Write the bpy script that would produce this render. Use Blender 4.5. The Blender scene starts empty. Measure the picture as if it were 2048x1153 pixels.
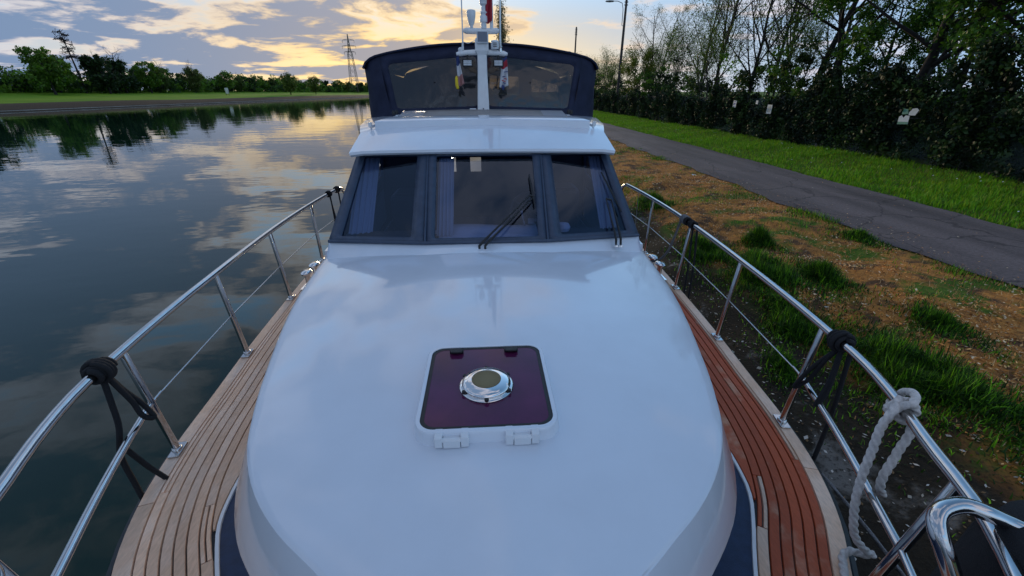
import bpy, math, random
import numpy as np
from mathutils import Vector, Matrix

# ------------------------------------------------------------------ camera, sky, sun, exposure
scene = bpy.context.scene
R = math.radians
DECK_CAM = 1.72                      # camera height above the side deck (deck is z = 0, water is z = WATER)
WATER = -1.2
cam_d = bpy.data.cameras.new('camera')
cam = bpy.data.objects.new('camera', cam_d)
scene.collection.objects.link(cam)
cam.location = (0, 0, DECK_CAM)
cam.rotation_euler = (R(90 - 25.281), 0, R(-3.6155))
cam_d.sensor_width = 36.0
cam_d.lens = 830.0 / 2048 * 36.0
cam_d.clip_start = 0.02
cam_d.clip_end = 12000
scene.camera = cam

SUN_AZ, SUN_EL = R(-9.0), R(6.0)    # azimuth measured from +Y towards +X
sun_vec = Vector((math.sin(SUN_AZ) * math.cos(SUN_EL), math.cos(SUN_AZ) * math.cos(SUN_EL), math.sin(SUN_EL)))

world = bpy.data.worlds.new('World')
scene.world = world
world.use_nodes = True
wn, wl = world.node_tree.nodes, world.node_tree.links
wn.clear()


def N(nodes, kind, **kw):
    n = nodes.new(kind)
    for k, v in kw.items():
        if k.startswith('i_'):
            n.inputs[k[2:].replace('_', ' ')].default_value = v
        else:
            setattr(n, k, v)
    return n


def wmath(op, a, b=None, c=None, clamp=False):
    n = wn.new('ShaderNodeMath'); n.operation = op; n.use_clamp = clamp
    for i, v in enumerate((a, b, c)):
        if v is None: continue
        if isinstance(v, (int, float)): n.inputs[i].default_value = v
        else: wl.new(v, n.inputs[i])
    return n.outputs[0]


def wmix(fac, a, b, mode='MIX'):
    n = wn.new('ShaderNodeMix'); n.data_type = 'RGBA'; n.blend_type = mode
    for sock, v in ((n.inputs[0], fac), (n.inputs[6], a), (n.inputs[7], b)):
        if isinstance(v, (int, float)): sock.default_value = v
        elif isinstance(v, tuple): sock.default_value = (*v, 1)
        else: wl.new(v, sock)
    return n.outputs[2]


def wstep(v, lo, hi):
    n = wn.new('ShaderNodeMapRange'); n.interpolation_type = 'SMOOTHSTEP'
    wl.new(v, n.inputs[0]); n.inputs[1].default_value = lo; n.inputs[2].default_value = hi
    return n.outputs[0]


sky = wn.new('ShaderNodeTexSky'); sky.sky_type = 'NISHITA'; sky.sun_disc = False
sky.sun_elevation = SUN_EL; sky.sun_rotation = SUN_AZ
sky.air_density = 1.0; sky.dust_density = 0.25; sky.ozone_density = 2.5; sky.altitude = 100
tc = wn.new('ShaderNodeTexCoord')
sep = wn.new('ShaderNodeSeparateXYZ'); wl.new(tc.outputs['Generated'], sep.inputs[0])
dx, dy, dz = sep.outputs
zz = wmath('ADD', wmath('MAXIMUM', dz, 0.0), 0.13)
comb = wn.new('ShaderNodeCombineXYZ')
wl.new(wmath('DIVIDE', dx, zz), comb.inputs[0]); wl.new(wmath('DIVIDE', dy, zz), comb.inputs[1])
warp = N(wn, 'ShaderNodeTexNoise', i_Scale=0.55, i_Detail=3.0); wl.new(comb.outputs[0], warp.inputs['Vector'])
vadd = wn.new('ShaderNodeVectorMath'); vadd.operation = 'MULTIPLY_ADD'
wl.new(warp.outputs['Color'], vadd.inputs[0]); vadd.inputs[1].default_value = (1.3, 0.7, 0); wl.new(comb.outputs[0], vadd.inputs[2])
n1 = N(wn, 'ShaderNodeTexNoise', i_Scale=1.3, i_Detail=9.0, i_Roughness=0.58); wl.new(vadd.outputs[0], n1.inputs['Vector'])
big = N(wn, 'ShaderNodeTexNoise', i_Scale=0.16, i_Detail=2.0); wl.new(comb.outputs[0], big.inputs['Vector'])
# the cloud bank lies to the left of the boat's axis and thins out to the right
bank = wstep(wmath('ADD', dx, wmath('MULTIPLY', wmath('SUBTRACT', big.outputs['Fac'], 0.5), 0.5)), 0.28, -0.28)
dens = wmath('ADD', wmath('ADD', n1.outputs['Fac'], wmath('MULTIPLY', bank, 0.18)), wmath('MULTIPLY', wmath('SUBTRACT', big.outputs['Fac'], 0.5), 0.35))
mask = wstep(dens, 0.53, 0.66)
core = wmath('MULTIPLY', wstep(dens, 0.58, 0.68), wmath('ADD', wmath('MULTIPLY', bank, 0.8), 0.2))
dotn = wn.new('ShaderNodeVectorMath'); dotn.operation = 'DOT_PRODUCT'
wl.new(tc.outputs['Generated'], dotn.inputs[0]); dotn.inputs[1].default_value = sun_vec
prox = wmath('POWER', wmath('MAXIMUM', dotn.outputs['Value'], 0.0), 15.0)
wide = wmath('POWER', wmath('MAXIMUM', dotn.outputs['Value'], 0.0), 8.0)
edge_col = wmix(wide, (1.9, 1.85, 2.1), (3.0, 1.92, 0.60))
core_col = wmix(prox, (0.42, 0.66, 1.10), (0.85, 0.85, 1.0))
cloud_col = wmix(core, edge_col, core_col)
# thin distant stratus round the whole horizon, warm where the sun stands behind it
veil_col = wmix(wmath('MULTIPLY', wide, wstep(dz, 0.21, 0.05)), (0.80, 1.20, 1.85), (2.7, 1.85, 0.72))
veil = wmath('MULTIPLY', wstep(dz, 0.42, 0.10), 0.95)
sky_col = wmix(veil, sky.outputs[0], veil_col)
sky_col = wmix(wmath('MULTIPLY', mask, 0.93), sky_col, cloud_col)
bg = wn.new('ShaderNodeBackground'); bg.inputs['Strength'].default_value = 0.13
wl.new(sky_col, bg.inputs['Color'])
wo = wn.new('ShaderNodeOutputWorld'); wl.new(bg.outputs[0], wo.inputs['Surface'])

sun_d = bpy.data.lights.new('sun', 'SUN'); sun_d.energy = 0.5; sun_d.angle = R(10); sun_d.color = (1.0, 0.80, 0.52)
sun = bpy.data.objects.new('sun', sun_d); scene.collection.objects.link(sun)
sun.rotation_euler = sun_vec.to_track_quat('Z', 'Y').to_euler()

scene.view_settings.view_transform = 'Standard'
scene.view_settings.look = 'None'
scene.view_settings.exposure = 1.68
scene.view_settings.gamma = 1.0
scene.view_settings.use_curve_mapping = False
scene.cycles.use_denoising = True
scene.cycles.max_bounces = 8
scene.cycles.transparent_max_bounces = 12
scene.cycles.caustics_reflective = False
scene.cycles.caustics_refractive = False
scene.cycles.sample_clamp_indirect = 6

# ------------------------------------------------------------------ helpers
COL = scene.collection
rng = np.random.default_rng(7)
random.seed(7)


def link(o, parent=None):
    COL.objects.link(o)
    if parent is not None:
        o.parent = parent
        if parent.type == 'EMPTY':
            o.matrix_parent_inverse = Matrix.Translation(-parent.location)
    return o


def tag(o, label=None, cat=None, group=None, kind=None):
    if label: o['label'] = label
    if cat: o['category'] = cat
    if group: o['group'] = group
    if kind: o['kind'] = kind
    return o


def empty(name, loc, label, cat, group=None):
    o = bpy.data.objects.new(name, None); o.location = loc; o.empty_display_size = 0.2
    COL.objects.link(o)
    return tag(o, label, cat, group)


def np_mesh(name, V, polys, tint=None):
    me = bpy.data.meshes.new(name)
    V = np.ascontiguousarray(V, np.float32)
    polys = [np.asarray(p, np.int32) for p in polys if len(p)]
    loops = np.concatenate([p.ravel() for p in polys])
    counts = np.concatenate([np.full(len(p), p.shape[1], np.int32) for p in polys])
    starts = np.concatenate([[0], np.cumsum(counts)[:-1]]).astype(np.int32)
    me.vertices.add(len(V)); me.vertices.foreach_set('co', V.ravel())
    me.loops.add(len(loops)); me.loops.foreach_set('vertex_index', loops)
    me.polygons.add(len(counts)); me.polygons.foreach_set('loop_start', starts)
    me.update(calc_edges=True)
    if tint is not None:
        at = me.attributes.new('tint', 'FLOAT_COLOR', 'POINT')
        c = np.ones((len(V), 4), np.float32); c[:, :3] = tint
        at.data.foreach_set('color', c.ravel())
    return me


class MB:
    """collects shapes and builds them as one mesh object"""
    def __init__(self): self.v = []; self.f = []

    def add(self, vs, fs):
        b = len(self.v); self.v += [tuple(p) for p in vs]; self.f += [tuple(i + b for i in f) for f in fs]
        return self

    def tube(self, pts, r, n=10, caps=True, strands=0, twist=0.0, bump=0.0):
        pts = [Vector(p) for p in pts]; m = len(pts)
        rr = [r] * m if isinstance(r, (int, float)) else list(r)
        t = [(pts[min(i + 1, m - 1)] - pts[max(i - 1, 0)]).normalized() for i in range(m)]
        a = Vector((0, 0, 1)) if abs(t[0].z) < 0.9 else Vector((1, 0, 0))
        u = t[0].cross(a).normalized(); vs = []; s = 0
        for i in range(m):
            if i:
                u = (u - t[i] * u.dot(t[i])).normalized(); s += (pts[i] - pts[i - 1]).length
            w = t[i].cross(u)
            for k in range(n):
                an = 2 * math.pi * k / n
                q = rr[i] * (1 + (bump * abs(math.sin((strands * an + twist * s) * 0.5)) - bump * .5 if strands else 0))
                vs.append(pts[i] + u * (q * math.cos(an)) + w * (q * math.sin(an)))
        fs = [(i * n + k, i * n + (k + 1) % n, (i + 1) * n + (k + 1) % n, (i + 1) * n + k) for i in range(m - 1) for k in range(n)]
        if caps: fs += [tuple(range(n - 1, -1, -1)), tuple(range((m - 1) * n, m * n))]
        return self.add(vs, fs)

    def box(self, c, s, M=None):
        vs = []
        for x in (-.5, .5):
            for y in (-.5, .5):
                for z in (-.5, .5):
                    p = Vector((x * s[0], y * s[1], z * s[2]))
                    if M is not None: p = M @ p
                    vs.append(p + Vector(c))
        return self.add(vs, [(0, 1, 3, 2), (4, 6, 7, 5), (0, 4, 5, 1), (2, 3, 7, 6), (0, 2, 6, 4), (1, 5, 7, 3)])

    def lathe(self, c, prof, n=24, M=None, sx=1, sy=1):
        vs = []; m = len(prof)
        for r, z in prof:
            for k in range(n):
                a = 2 * math.pi * k / n
                p = Vector((r * math.cos(a) * sx, r * math.sin(a) * sy, z))
                if M is not None: p = M @ p
                vs.append(p + Vector(c))
        fs = [(i * n + k, i * n + (k + 1) % n, (i + 1) * n + (k + 1) % n, (i + 1) * n + k) for i in range(m - 1) for k in range(n)]
        fs += [tuple(range(n - 1, -1, -1)), tuple(range((m - 1) * n, m * n))]
        return self.add(vs, fs)

    def grid(self, rows, close=False):
        n = len(rows[0]); vs = [p for r in rows for p in r]; fs = []
        for i in range(len(rows) - 1):
            for k in range(n if close else n - 1):
                k2 = (k + 1) % n
                fs.append((i * n + k, i * n + k2, (i + 1) * n + k2, (i + 1) * n + k))
        return self.add(vs, fs)

    def prism(self, loop, off):
        """a polygon loop extruded by the vector off"""
        n = len(loop); o = Vector(off)
        vs = [Vector(p) for p in loop] + [Vector(p) + o for p in loop]
        return self.add(vs, [tuple(range(n - 1, -1, -1)), tuple(range(n, 2 * n))] + [(k, (k + 1) % n, n + (k + 1) % n, n + k) for k in range(n)])

    def build(self, name, mat, parent=None, smooth=35, bevel=0, seg=2, solid=0):
        me = bpy.data.meshes.new(name); me.from_pydata(self.v, [], self.f); me.update()
        import bmesh
        bm = bmesh.new(); bm.from_mesh(me); bmesh.ops.recalc_face_normals(bm, faces=bm.faces); bm.to_mesh(me); bm.free()
        if smooth:
            me.polygons.foreach_set('use_smooth', [True] * len(me.polygons))
            me.set_sharp_from_angle(angle=R(smooth))
        me.materials.append(mat)
        o = bpy.data.objects.new(name, me)
        if solid:
            m = o.modifiers.new('thickness', 'SOLIDIFY'); m.thickness = solid; m.offset = 0
        if bevel:
            m = o.modifiers.new('bevel', 'BEVEL'); m.width = bevel; m.segments = seg; m.limit_method = 'ANGLE'; m.angle_limit = R(30)
        return link(o, parent)


def catmull(pts, n):
    """n points along a smooth curve through pts"""
    P = np.array(pts, float); m = len(P)
    seg = np.linalg.norm(np.diff(P, axis=0), axis=1); s = np.concatenate([[0], np.cumsum(seg)])
    T = np.gradient(P, s, axis=0)
    out = []
    for q in np.linspace(0, s[-1], n):
        i = min(max(np.searchsorted(s, q) - 1, 0), m - 2); h = s[i + 1] - s[i]; t = (q - s[i]) / h
        out.append((2*t**3 - 3*t**2 + 1)*P[i] + (t**3 - 2*t**2 + t)*h*T[i] + (-2*t**3 + 3*t**2)*P[i+1] + (t**3 - t**2)*h*T[i+1])
    return np.array(out)


# ------------------------------------------------------------------ materials
MATS = {}


def mat(name, col, rough=0.5, metal=0.0, noise=0.0, nscale=8.0, bump=0.0, bscale=60.0, coat=0.0, spec=None, col2=None, stretch=None, detail=6.0, lo=0.35, hi=0.65):
    m = bpy.data.materials.new(name); m.use_nodes = True
    nd, lk = m.node_tree.nodes, m.node_tree.links
    b = nd['Principled BSDF']
    b.inputs['Base Color'].default_value = (*col, 1); b.inputs['Roughness'].default_value = rough
    b.inputs['Metallic'].default_value = metal; b.inputs['Coat Weight'].default_value = coat
    b.inputs['Coat Roughness'].default_value = 0.05
    if spec is not None: b.inputs['Specular IOR Level'].default_value = spec
    co = nd.new('ShaderNodeTexCoord'); mp = nd.new('ShaderNodeMapping'); lk.new(co.outputs['Object'], mp.inputs[0])
    if stretch: mp.inputs['Scale'].default_value = stretch
    if noise or col2:
        t = N(nd, 'ShaderNodeTexNoise', i_Scale=nscale, i_Detail=detail, i_Roughness=0.6); lk.new(mp.outputs[0], t.inputs['Vector'])
        mr = nd.new('ShaderNodeMapRange'); lk.new(t.outputs['Fac'], mr.inputs[0]); mr.inputs[1].default_value = lo; mr.inputs[2].default_value = hi
        mx = nd.new('ShaderNodeMix'); mx.data_type = 'RGBA'; lk.new(mr.outputs[0], mx.inputs[0])
        c2 = col2 if col2 else tuple(c * (1 - noise) for c in col)
        mx.inputs[6].default_value = (*col, 1); mx.inputs[7].default_value = (*c2, 1)
        lk.new(mx.outputs[2], b.inputs['Base Color'])
        r2 = nd.new('ShaderNodeMapRange'); lk.new(t.outputs['Fac'], r2.inputs[0]); r2.inputs[3].default_value = rough * .8; r2.inputs[4].default_value = min(1, rough * 1.25)
        lk.new(r2.outputs[0], b.inputs['Roughness'])
    if bump:
        t2 = N(nd, 'ShaderNodeTexNoise', i_Scale=bscale, i_Detail=4.0); lk.new(mp.outputs[0], t2.inputs['Vector'])
        bp = N(nd, 'ShaderNodeBump', i_Strength=bump, i_Distance=0.01); lk.new(t2.outputs['Fac'], bp.inputs['Height']); lk.new(bp.outputs[0], b.inputs['Normal'])
    MATS[name] = m
    return m


def leaf_mat(name, trans=0.35, rough=0.55):
    m = bpy.data.materials.new(name); m.use_nodes = True
    nd, lk = m.node_tree.nodes, m.node_tree.links; b = nd['Principled BSDF']
    a = nd.new('ShaderNodeAttribute'); a.attribute_name = 'tint'
    lk.new(a.outputs['Color'], b.inputs['Base Color']); b.inputs['Roughness'].default_value = rough
    b.inputs['Specular IOR Level'].default_value = 0.3
    tr = nd.new('ShaderNodeBsdfTranslucent'); lk.new(a.outputs['Color'], tr.inputs['Color'])
    mx = nd.new('ShaderNodeMixShader'); mx.inputs[0].default_value = trans
    lk.new(b.outputs[0], mx.inputs[1]); lk.new(tr.outputs[0], mx.inputs[2])
    lk.new(mx.outputs[0], nd['Material Output'].inputs['Surface'])
    MATS[name] = m
    return m


def glass_mat(name, tint, refl=(1, 1, 1), rough=0.0, ior=1.5, bump=0.0, boost=1.0, bscale=2.0):
    m = bpy.data.materials.new(name); m.use_nodes = True
    nd, lk = m.node_tree.nodes, m.node_tree.links; nd.remove(nd['Principled BSDF'])
    tr = nd.new('ShaderNodeBsdfTransparent'); tr.inputs[0].default_value = (*tint, 1)
    gl = nd.new('ShaderNodeBsdfGlossy'); gl.inputs['Color'].default_value = (*refl, 1); gl.inputs['Roughness'].default_value = rough
    fr = nd.new('ShaderNodeLayerWeight'); fr.inputs['Blend'].default_value = 0.5
    if bump:
        co = nd.new('ShaderNodeTexCoord')
        t2 = N(nd, 'ShaderNodeTexNoise', i_Scale=bscale, i_Detail=2.0); lk.new(co.outputs['Object'], t2.inputs['Vector'])
        bp = N(nd, 'ShaderNodeBump', i_Strength=bump, i_Distance=0.05); lk.new(t2.outputs['Fac'], bp.inputs['Height'])
        lk.new(bp.outputs[0], gl.inputs['Normal'])
    pw = nd.new('ShaderNodeMath'); pw.operation = 'POWER'; lk.new(fr.outputs['Facing'], pw.inputs[0]); pw.inputs[1].default_value = 5.0
    f0 = ((ior - 1) / (ior + 1)) ** 2
    mu = nd.new('ShaderNodeMath'); mu.operation = 'MULTIPLY_ADD'; mu.use_clamp = True; lk.new(pw.outputs[0], mu.inputs[0]); mu.inputs[1].default_value = (1 - f0) * boost; mu.inputs[2].default_value = f0 * boost
    mx = nd.new('ShaderNodeMixShader'); lk.new(mu.outputs[0], mx.inputs[0]); lk.new(tr.outputs[0], mx.inputs[1]); lk.new(gl.outputs[0], mx.inputs[2])
    lk.new(mx.outputs[0], nd['Material Output'].inputs['Surface'])
    MATS[name] = m
    return m


gelcoat = mat('white_gelcoat', (0.71, 0.755, 0.82), 0.30, noise=0.06, nscale=2.5, coat=0.9)
gelcoat.node_tree.nodes['Principled BSDF'].inputs['Coat Roughness'].default_value = 0.045
white_paint = mat('white_paint', (0.80, 0.80, 0.80), 0.25, noise=0.08, nscale=12)
navy_deck = mat('navy_deck_paint', (0.012, 0.03, 0.085), 0.45, noise=0.3, nscale=20, bump=0.15, bscale=250)
navy_hull = mat('navy_hull_paint', (0.010, 0.016, 0.04), 0.08, coat=0.5)
frame_paint = mat('slate_frame', (0.042, 0.064, 0.11), 0.42, noise=0.25, nscale=15)
steel = mat('stainless_steel', (0.62, 0.61, 0.60), 0.09, metal=1.0, noise=0.12, nscale=30)
chrome = mat('chrome', (0.82, 0.80, 0.78), 0.05, metal=1.0)
caulk = mat('black_caulk', (0.008, 0.008, 0.009), 0.5)
black_rubber = mat('black_rubber', (0.010, 0.010, 0.011), 0.45, noise=0.3, nscale=40)
black_rope_m = mat('black_rope', (0.010, 0.010, 0.012), 0.85, bump=0.6, bscale=350)
grey_rope_m = mat('grey_braided_rope', (0.10, 0.10, 0.11), 0.85, bump=0.6, bscale=300, col2=(0.25, 0.25, 0.25), nscale=160)
white_rope_m = mat('white_rope', (0.74, 0.68, 0.63), 0.8, noise=0.3, nscale=60, bump=0.3, bscale=500)
canvas = mat('navy_canvas', (0.010, 0.016, 0.048), 0.8, noise=0.3, nscale=6, bump=0.35, bscale=9)
plastic_white = mat('white_plastic', (0.72, 0.74, 0.76), 0.35)
lens_grey = mat('grey_lens', (0.13, 0.15, 0.20), 0.2, coat=0.3)
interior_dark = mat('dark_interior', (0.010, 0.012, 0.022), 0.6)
interior_cloth = mat('dash_cover', (0.62, 0.64, 0.70), 0.75, noise=0.2, nscale=6)
curtain_m = mat('curtain_fabric', (0.42, 0.45, 0.50), 0.85)
beige_cover = mat('beige_sunroof_cover', (0.36, 0.33, 0.31), 0.7, noise=0.15, nscale=5)
vent_mesh_m = mat('vent_mesh', (0.34, 0.28, 0.15), 0.6, bump=0.5, bscale=500)
amber = mat('amber_beacon', (0.45, 0.25, 0.05), 0.2, coat=0.5)


def teak(name, c1, c2, rough, lo, hi, c3=None):
    m = bpy.data.materials.new(name); m.use_nodes = True
    nd, lk = m.node_tree.nodes, m.node_tree.links; b = nd['Principled BSDF']
    co = nd.new('ShaderNodeTexCoord'); mp = nd.new('ShaderNodeMapping'); lk.new(co.outputs['Object'], mp.inputs[0]); mp.inputs['Scale'].default_value = (1.0, .22, 1)
    grain = N(nd, 'ShaderNodeTexNoise', i_Scale=95.0, i_Detail=5.0, i_Roughness=0.65); lk.new(mp.outputs[0], grain.inputs['Vector'])
    info = nd.new('ShaderNodeObjectInfo')
    off = nd.new('ShaderNodeVectorMath'); off.operation = 'MULTIPLY_ADD'; lk.new(info.outputs['Random'], off.inputs[0]); off.inputs[1].default_value = (40, 40, 40); lk.new(co.outputs['Object'], off.inputs[2])
    patch = N(nd, 'ShaderNodeTexNoise', i_Scale=2.6, i_Detail=5.0, i_Roughness=0.6); lk.new(off.outputs[0], patch.inputs['Vector'])
    mr = nd.new('ShaderNodeMapRange'); mr.interpolation_type = 'SMOOTHSTEP'; lk.new(patch.outputs['Fac'], mr.inputs[0]); mr.inputs[1].default_value = lo; mr.inputs[2].default_value = hi
    mx = nd.new('ShaderNodeMix'); mx.data_type = 'RGBA'; lk.new(mr.outputs[0], mx.inputs[0]); mx.inputs[6].default_value = (*c1, 1); mx.inputs[7].default_value = (*c2, 1)
    gr = nd.new('ShaderNodeMapRange'); lk.new(grain.outputs['Fac'], gr.inputs[0]); gr.inputs[1].default_value = .3; gr.inputs[2].default_value = .7; gr.inputs[3].default_value = .84; gr.inputs[4].default_value = 1.14
    pr = nd.new('ShaderNodeMapRange'); lk.new(info.outputs['Random'], pr.inputs[0]); pr.inputs[3].default_value = .84; pr.inputs[4].default_value = 1.16
    mu = nd.new('ShaderNodeMath'); mu.operation = 'MULTIPLY'; lk.new(gr.outputs[0], mu.inputs[0]); lk.new(pr.outputs[0], mu.inputs[1])
    vm = nd.new('ShaderNodeVectorMath'); vm.operation = 'SCALE'; lk.new(mx.outputs[2], vm.inputs[0]); lk.new(mu.outputs[0], vm.inputs['Scale'])
    lk.new(vm.outputs[0], b.inputs['Base Color'])
    r2 = nd.new('ShaderNodeMapRange'); lk.new(mr.outputs[0], r2.inputs[0]); r2.inputs[3].default_value = rough; r2.inputs[4].default_value = 0.7; lk.new(r2.outputs[0], b.inputs['Roughness'])
    bp = N(nd, 'ShaderNodeBump', i_Strength=0.25, i_Distance=0.002); lk.new(grain.outputs['Fac'], bp.inputs['Height']); lk.new(bp.outputs[0], b.inputs['Normal'])
    return m


teak_dry = teak('dry_teak', (0.74, 0.48, 0.32), (0.80, 0.57, 0.42), 0.65, .4, .6)
teak_wet = teak('wet_teak', (0.46, 0.088, 0.026), (0.58, 0.32, 0.20), 0.6, .56, .71)
glass_ws = glass_mat('windscreen_glass', (0.42, 0.49, 0.66), refl=(0.72, 0.83, 1.0), boost=1.7, ior=1.52)
vinyl = glass_mat('canopy_vinyl', (0.24, 0.24, 0.26), rough=0.10, bump=0.3, boost=1.2, bscale=4.0)
_n, _l = vinyl.node_tree.nodes, vinyl.node_tree.links
_d = _n.new('ShaderNodeBsdfDiffuse'); _d.inputs[0].default_value = (.30, .31, .34, 1); _m = _n.new('ShaderNodeMixShader'); _m.inputs[0].default_value = .09
_s = _n['Material Output'].inputs['Surface'].links[0].from_socket; _l.new(_s, _m.inputs[1]); _l.new(_d.outputs[0], _m.inputs[2]); _l.new(_m.outputs[0], _n['Material Output'].inputs['Surface'])
purple = mat('purple_acrylic', (0.11, 0.016, 0.068), 0.10, noise=0.35, nscale=5, spec=0.35)

# ------------------------------------------------------------------ water and ground
def water_material():
    m = bpy.data.materials.new('canal_water'); m.use_nodes = True
    nd, lk = m.node_tree.nodes, m.node_tree.links; b = nd['Principled BSDF']
    b.inputs['Base Color'].default_value = (0.004, 0.022, 0.014, 1); b.inputs['Roughness'].default_value = 0.015; b.inputs['IOR'].default_value = 1.333
    co = nd.new('ShaderNodeTexCoord')
    mp = nd.new('ShaderNodeMapping'); lk.new(co.outputs['Object'], mp.inputs[0]); mp.inputs['Scale'].default_value = (0.55, 1.0, 1); mp.inputs['Rotation'].default_value = (0, 0, R(20))
    a = N(nd, 'ShaderNodeTexNoise', i_Scale=0.55, i_Detail=3.0, i_Roughness=0.5); lk.new(mp.outputs[0], a.inputs['Vector'])
    c = N(nd, 'ShaderNodeTexNoise', i_Scale=3.2, i_Detail=2.0, i_Roughness=0.5); lk.new(mp.outputs[0], c.inputs['Vector'])
    # calm and ruffled areas
    d = N(nd, 'ShaderNodeTexNoise', i_Scale=0.035, i_Detail=2.0); lk.new(co.outputs['Object'], d.inputs['Vector'])
    mr = nd.new('ShaderNodeMapRange'); lk.new(d.outputs['Fac'], mr.inputs[0]); mr.inputs[1].default_value = .38; mr.inputs[2].default_value = .62; mr.inputs[3].default_value = .25; mr.inputs[4].default_value = 1.0
    m1 = nd.new('ShaderNodeMath'); m1.operation = 'MULTIPLY'; lk.new(c.outputs['Fac'], m1.inputs[0]); lk.new(mr.outputs[0], m1.inputs[1])
    m2 = nd.new('ShaderNodeMath'); m2.operation = 'MULTIPLY_ADD'; lk.new(m1.outputs[0], m2.inputs[0]); m2.inputs[1].default_value = .16; lk.new(a.outputs['Fac'], m2.inputs[2])
    bp = N(nd, 'ShaderNodeBump', i_Strength=1.0, i_Distance=0.013); lk.new(m2.outputs[0], bp.inputs['Height']); lk.new(bp.outputs[0], b.inputs['Normal'])
    return m


me = np_mesh('water', [(-90, -80, WATER), (4.5, -80, WATER), (4.5, 5000, WATER), (-90, 5000, WATER)], [[(0, 1, 2, 3)]])
me.materials.append(water_material())
tag(link(bpy.data.objects.new('water', me)), kind='structure')


def ground_profile(x):
    return np.interp(x, [-4000, -600, -170, -118, -90, -80, -77.5, -76.2, -75, 1.75, 2.05, 2.6, 3.3, 4.2, 5.2, 6.5, 9.7, 14, 60, 4000],
                     [9, 4.5, 2.4, 1.75, .35, -.35, -.8, -1.02, -2.2, -2.2, -1.28, -1.12, -.92, -.67, -.57, -.53, -.52, -.44, .2, 6])


def ground_z(x, y):
    x = np.asarray(x, float); y = np.asarray(y, float)
    near = np.clip((x - 1.9) / 1.2, 0, 1) * np.clip((6.5 - x) / .8, 0, 1)
    bumps = near * (0.035 * np.sin(1.7 * y + 1.3 * x) + 0.03 * np.sin(3.1 * x - 2.3 * y + 1) + 0.02 * np.sin(5.3 * y + 2.2 * x))
    left = np.clip((-78 - x) / 10, 0, 1) * (0.12 * np.sin(.11 * y + .2 * x) + .1 * np.sin(.031 * y))
    return ground_profile(x) + bumps + left


def ground_material():
    m = bpy.data.materials.new('canal_bank_ground'); m.use_nodes = True
    nd, lk = m.node_tree.nodes, m.node_tree.links; b = nd['Principled BSDF']; b.inputs['Roughness'].default_value = 0.95
    b.inputs['Specular IOR Level'].default_value = 0.15
    co = nd.new('ShaderNodeTexCoord'); se = nd.new('ShaderNodeSeparateXYZ'); lk.new(co.outputs['Object'], se.inputs[0])

    def noise(s, d=5.0):
        t = N(nd, 'ShaderNodeTexNoise', i_Scale=s, i_Detail=d, i_Roughness=0.62); lk.new(co.outputs['Object'], t.inputs['Vector']); return t.outputs['Fac']

    def mixc(f, a, c):
        n = nd.new('ShaderNodeMix'); n.data_type = 'RGBA'
        for so, v in ((n.inputs[0], f), (n.inputs[6], a), (n.inputs[7], c)):
            if isinstance(v, tuple): so.default_value = (*v, 1)
            else: lk.new(v, so)
        return n.outputs[2]

    def rng_(v, lo, hi, jit=None, amp=0.0):
        if jit is not None:
            k = nd.new('ShaderNodeMath'); k.operation = 'MULTIPLY_ADD'; lk.new(jit, k.inputs[0]); k.inputs[1].default_value = amp; lk.new(v, k.inputs[2]); v = k.outputs[0]
        n = nd.new('ShaderNodeMapRange'); n.interpolation_type = 'SMOOTHSTEP'; lk.new(v, n.inputs[0]); n.inputs[1].default_value = lo; n.inputs[2].default_value = hi
        return n.outputs[0]
    X = se.outputs[0]
    n1, n2, n3 = noise(1.3), noise(7.0), noise(30.0)
    stone = mixc(rng_(n1, .46, .58, n2, .25), (0.17, 0.16, 0.145), (0.030, 0.025, 0.018))
    stone = mixc(rng_(n3, .5, .72), stone, (0.02, 0.016, 0.012))
    straw = mixc(rng_(n2, .35, .65), (0.62, 0.26, 0.06), (0.36, 0.16, 0.045))
    straw = mixc(rng_(n3, .5, .75), straw, (0.12, 0.065, 0.03))
    green = mixc(rng_(n2, .35, .65), (0.06, 0.13, 0.012), (0.11, 0.17, 0.02))
    green = mixc(rng_(n3, .5, .7), green, (0.03, 0.05, 0.012))
    straw = mixc(rng_(noise(2.4), .50, .62), straw, (0.11, 0.062, 0.034))
    bankc = mixc(rng_(n1, .52, .62), straw, green)
    stone = mixc(rng_(X, 2.9, 2.3, n1, .8), stone, (0.012, 0.010, 0.008))
    c = mixc(rng_(X, 3.9, 4.4, n1, .9), stone, bankc)
    c = mixc(rng_(X, 9.0, 9.5), c, green)
    meadow = mixc(rng_(noise(.09, 8.0), .35, .65), (0.10, 0.22, 0.006), (0.16, 0.27, 0.008))
    mud = mixc(rng_(n2, .4, .6), (0.060, 0.042, 0.028), (0.030, 0.022, 0.016))
    left = mixc(rng_(X, -84.0, -82.0, n1, 2.0), meadow, mud)
    c = mixc(rng_(X, -60, -50), left, c)
    lk.new(c, b.inputs['Base Color'])
    bp = N(nd, 'ShaderNodeBump', i_Strength=0.8, i_Distance=0.03); lk.new(n3, bp.inputs['Height']); lk.new(bp.outputs[0], b.inputs['Normal'])
    return m


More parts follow.
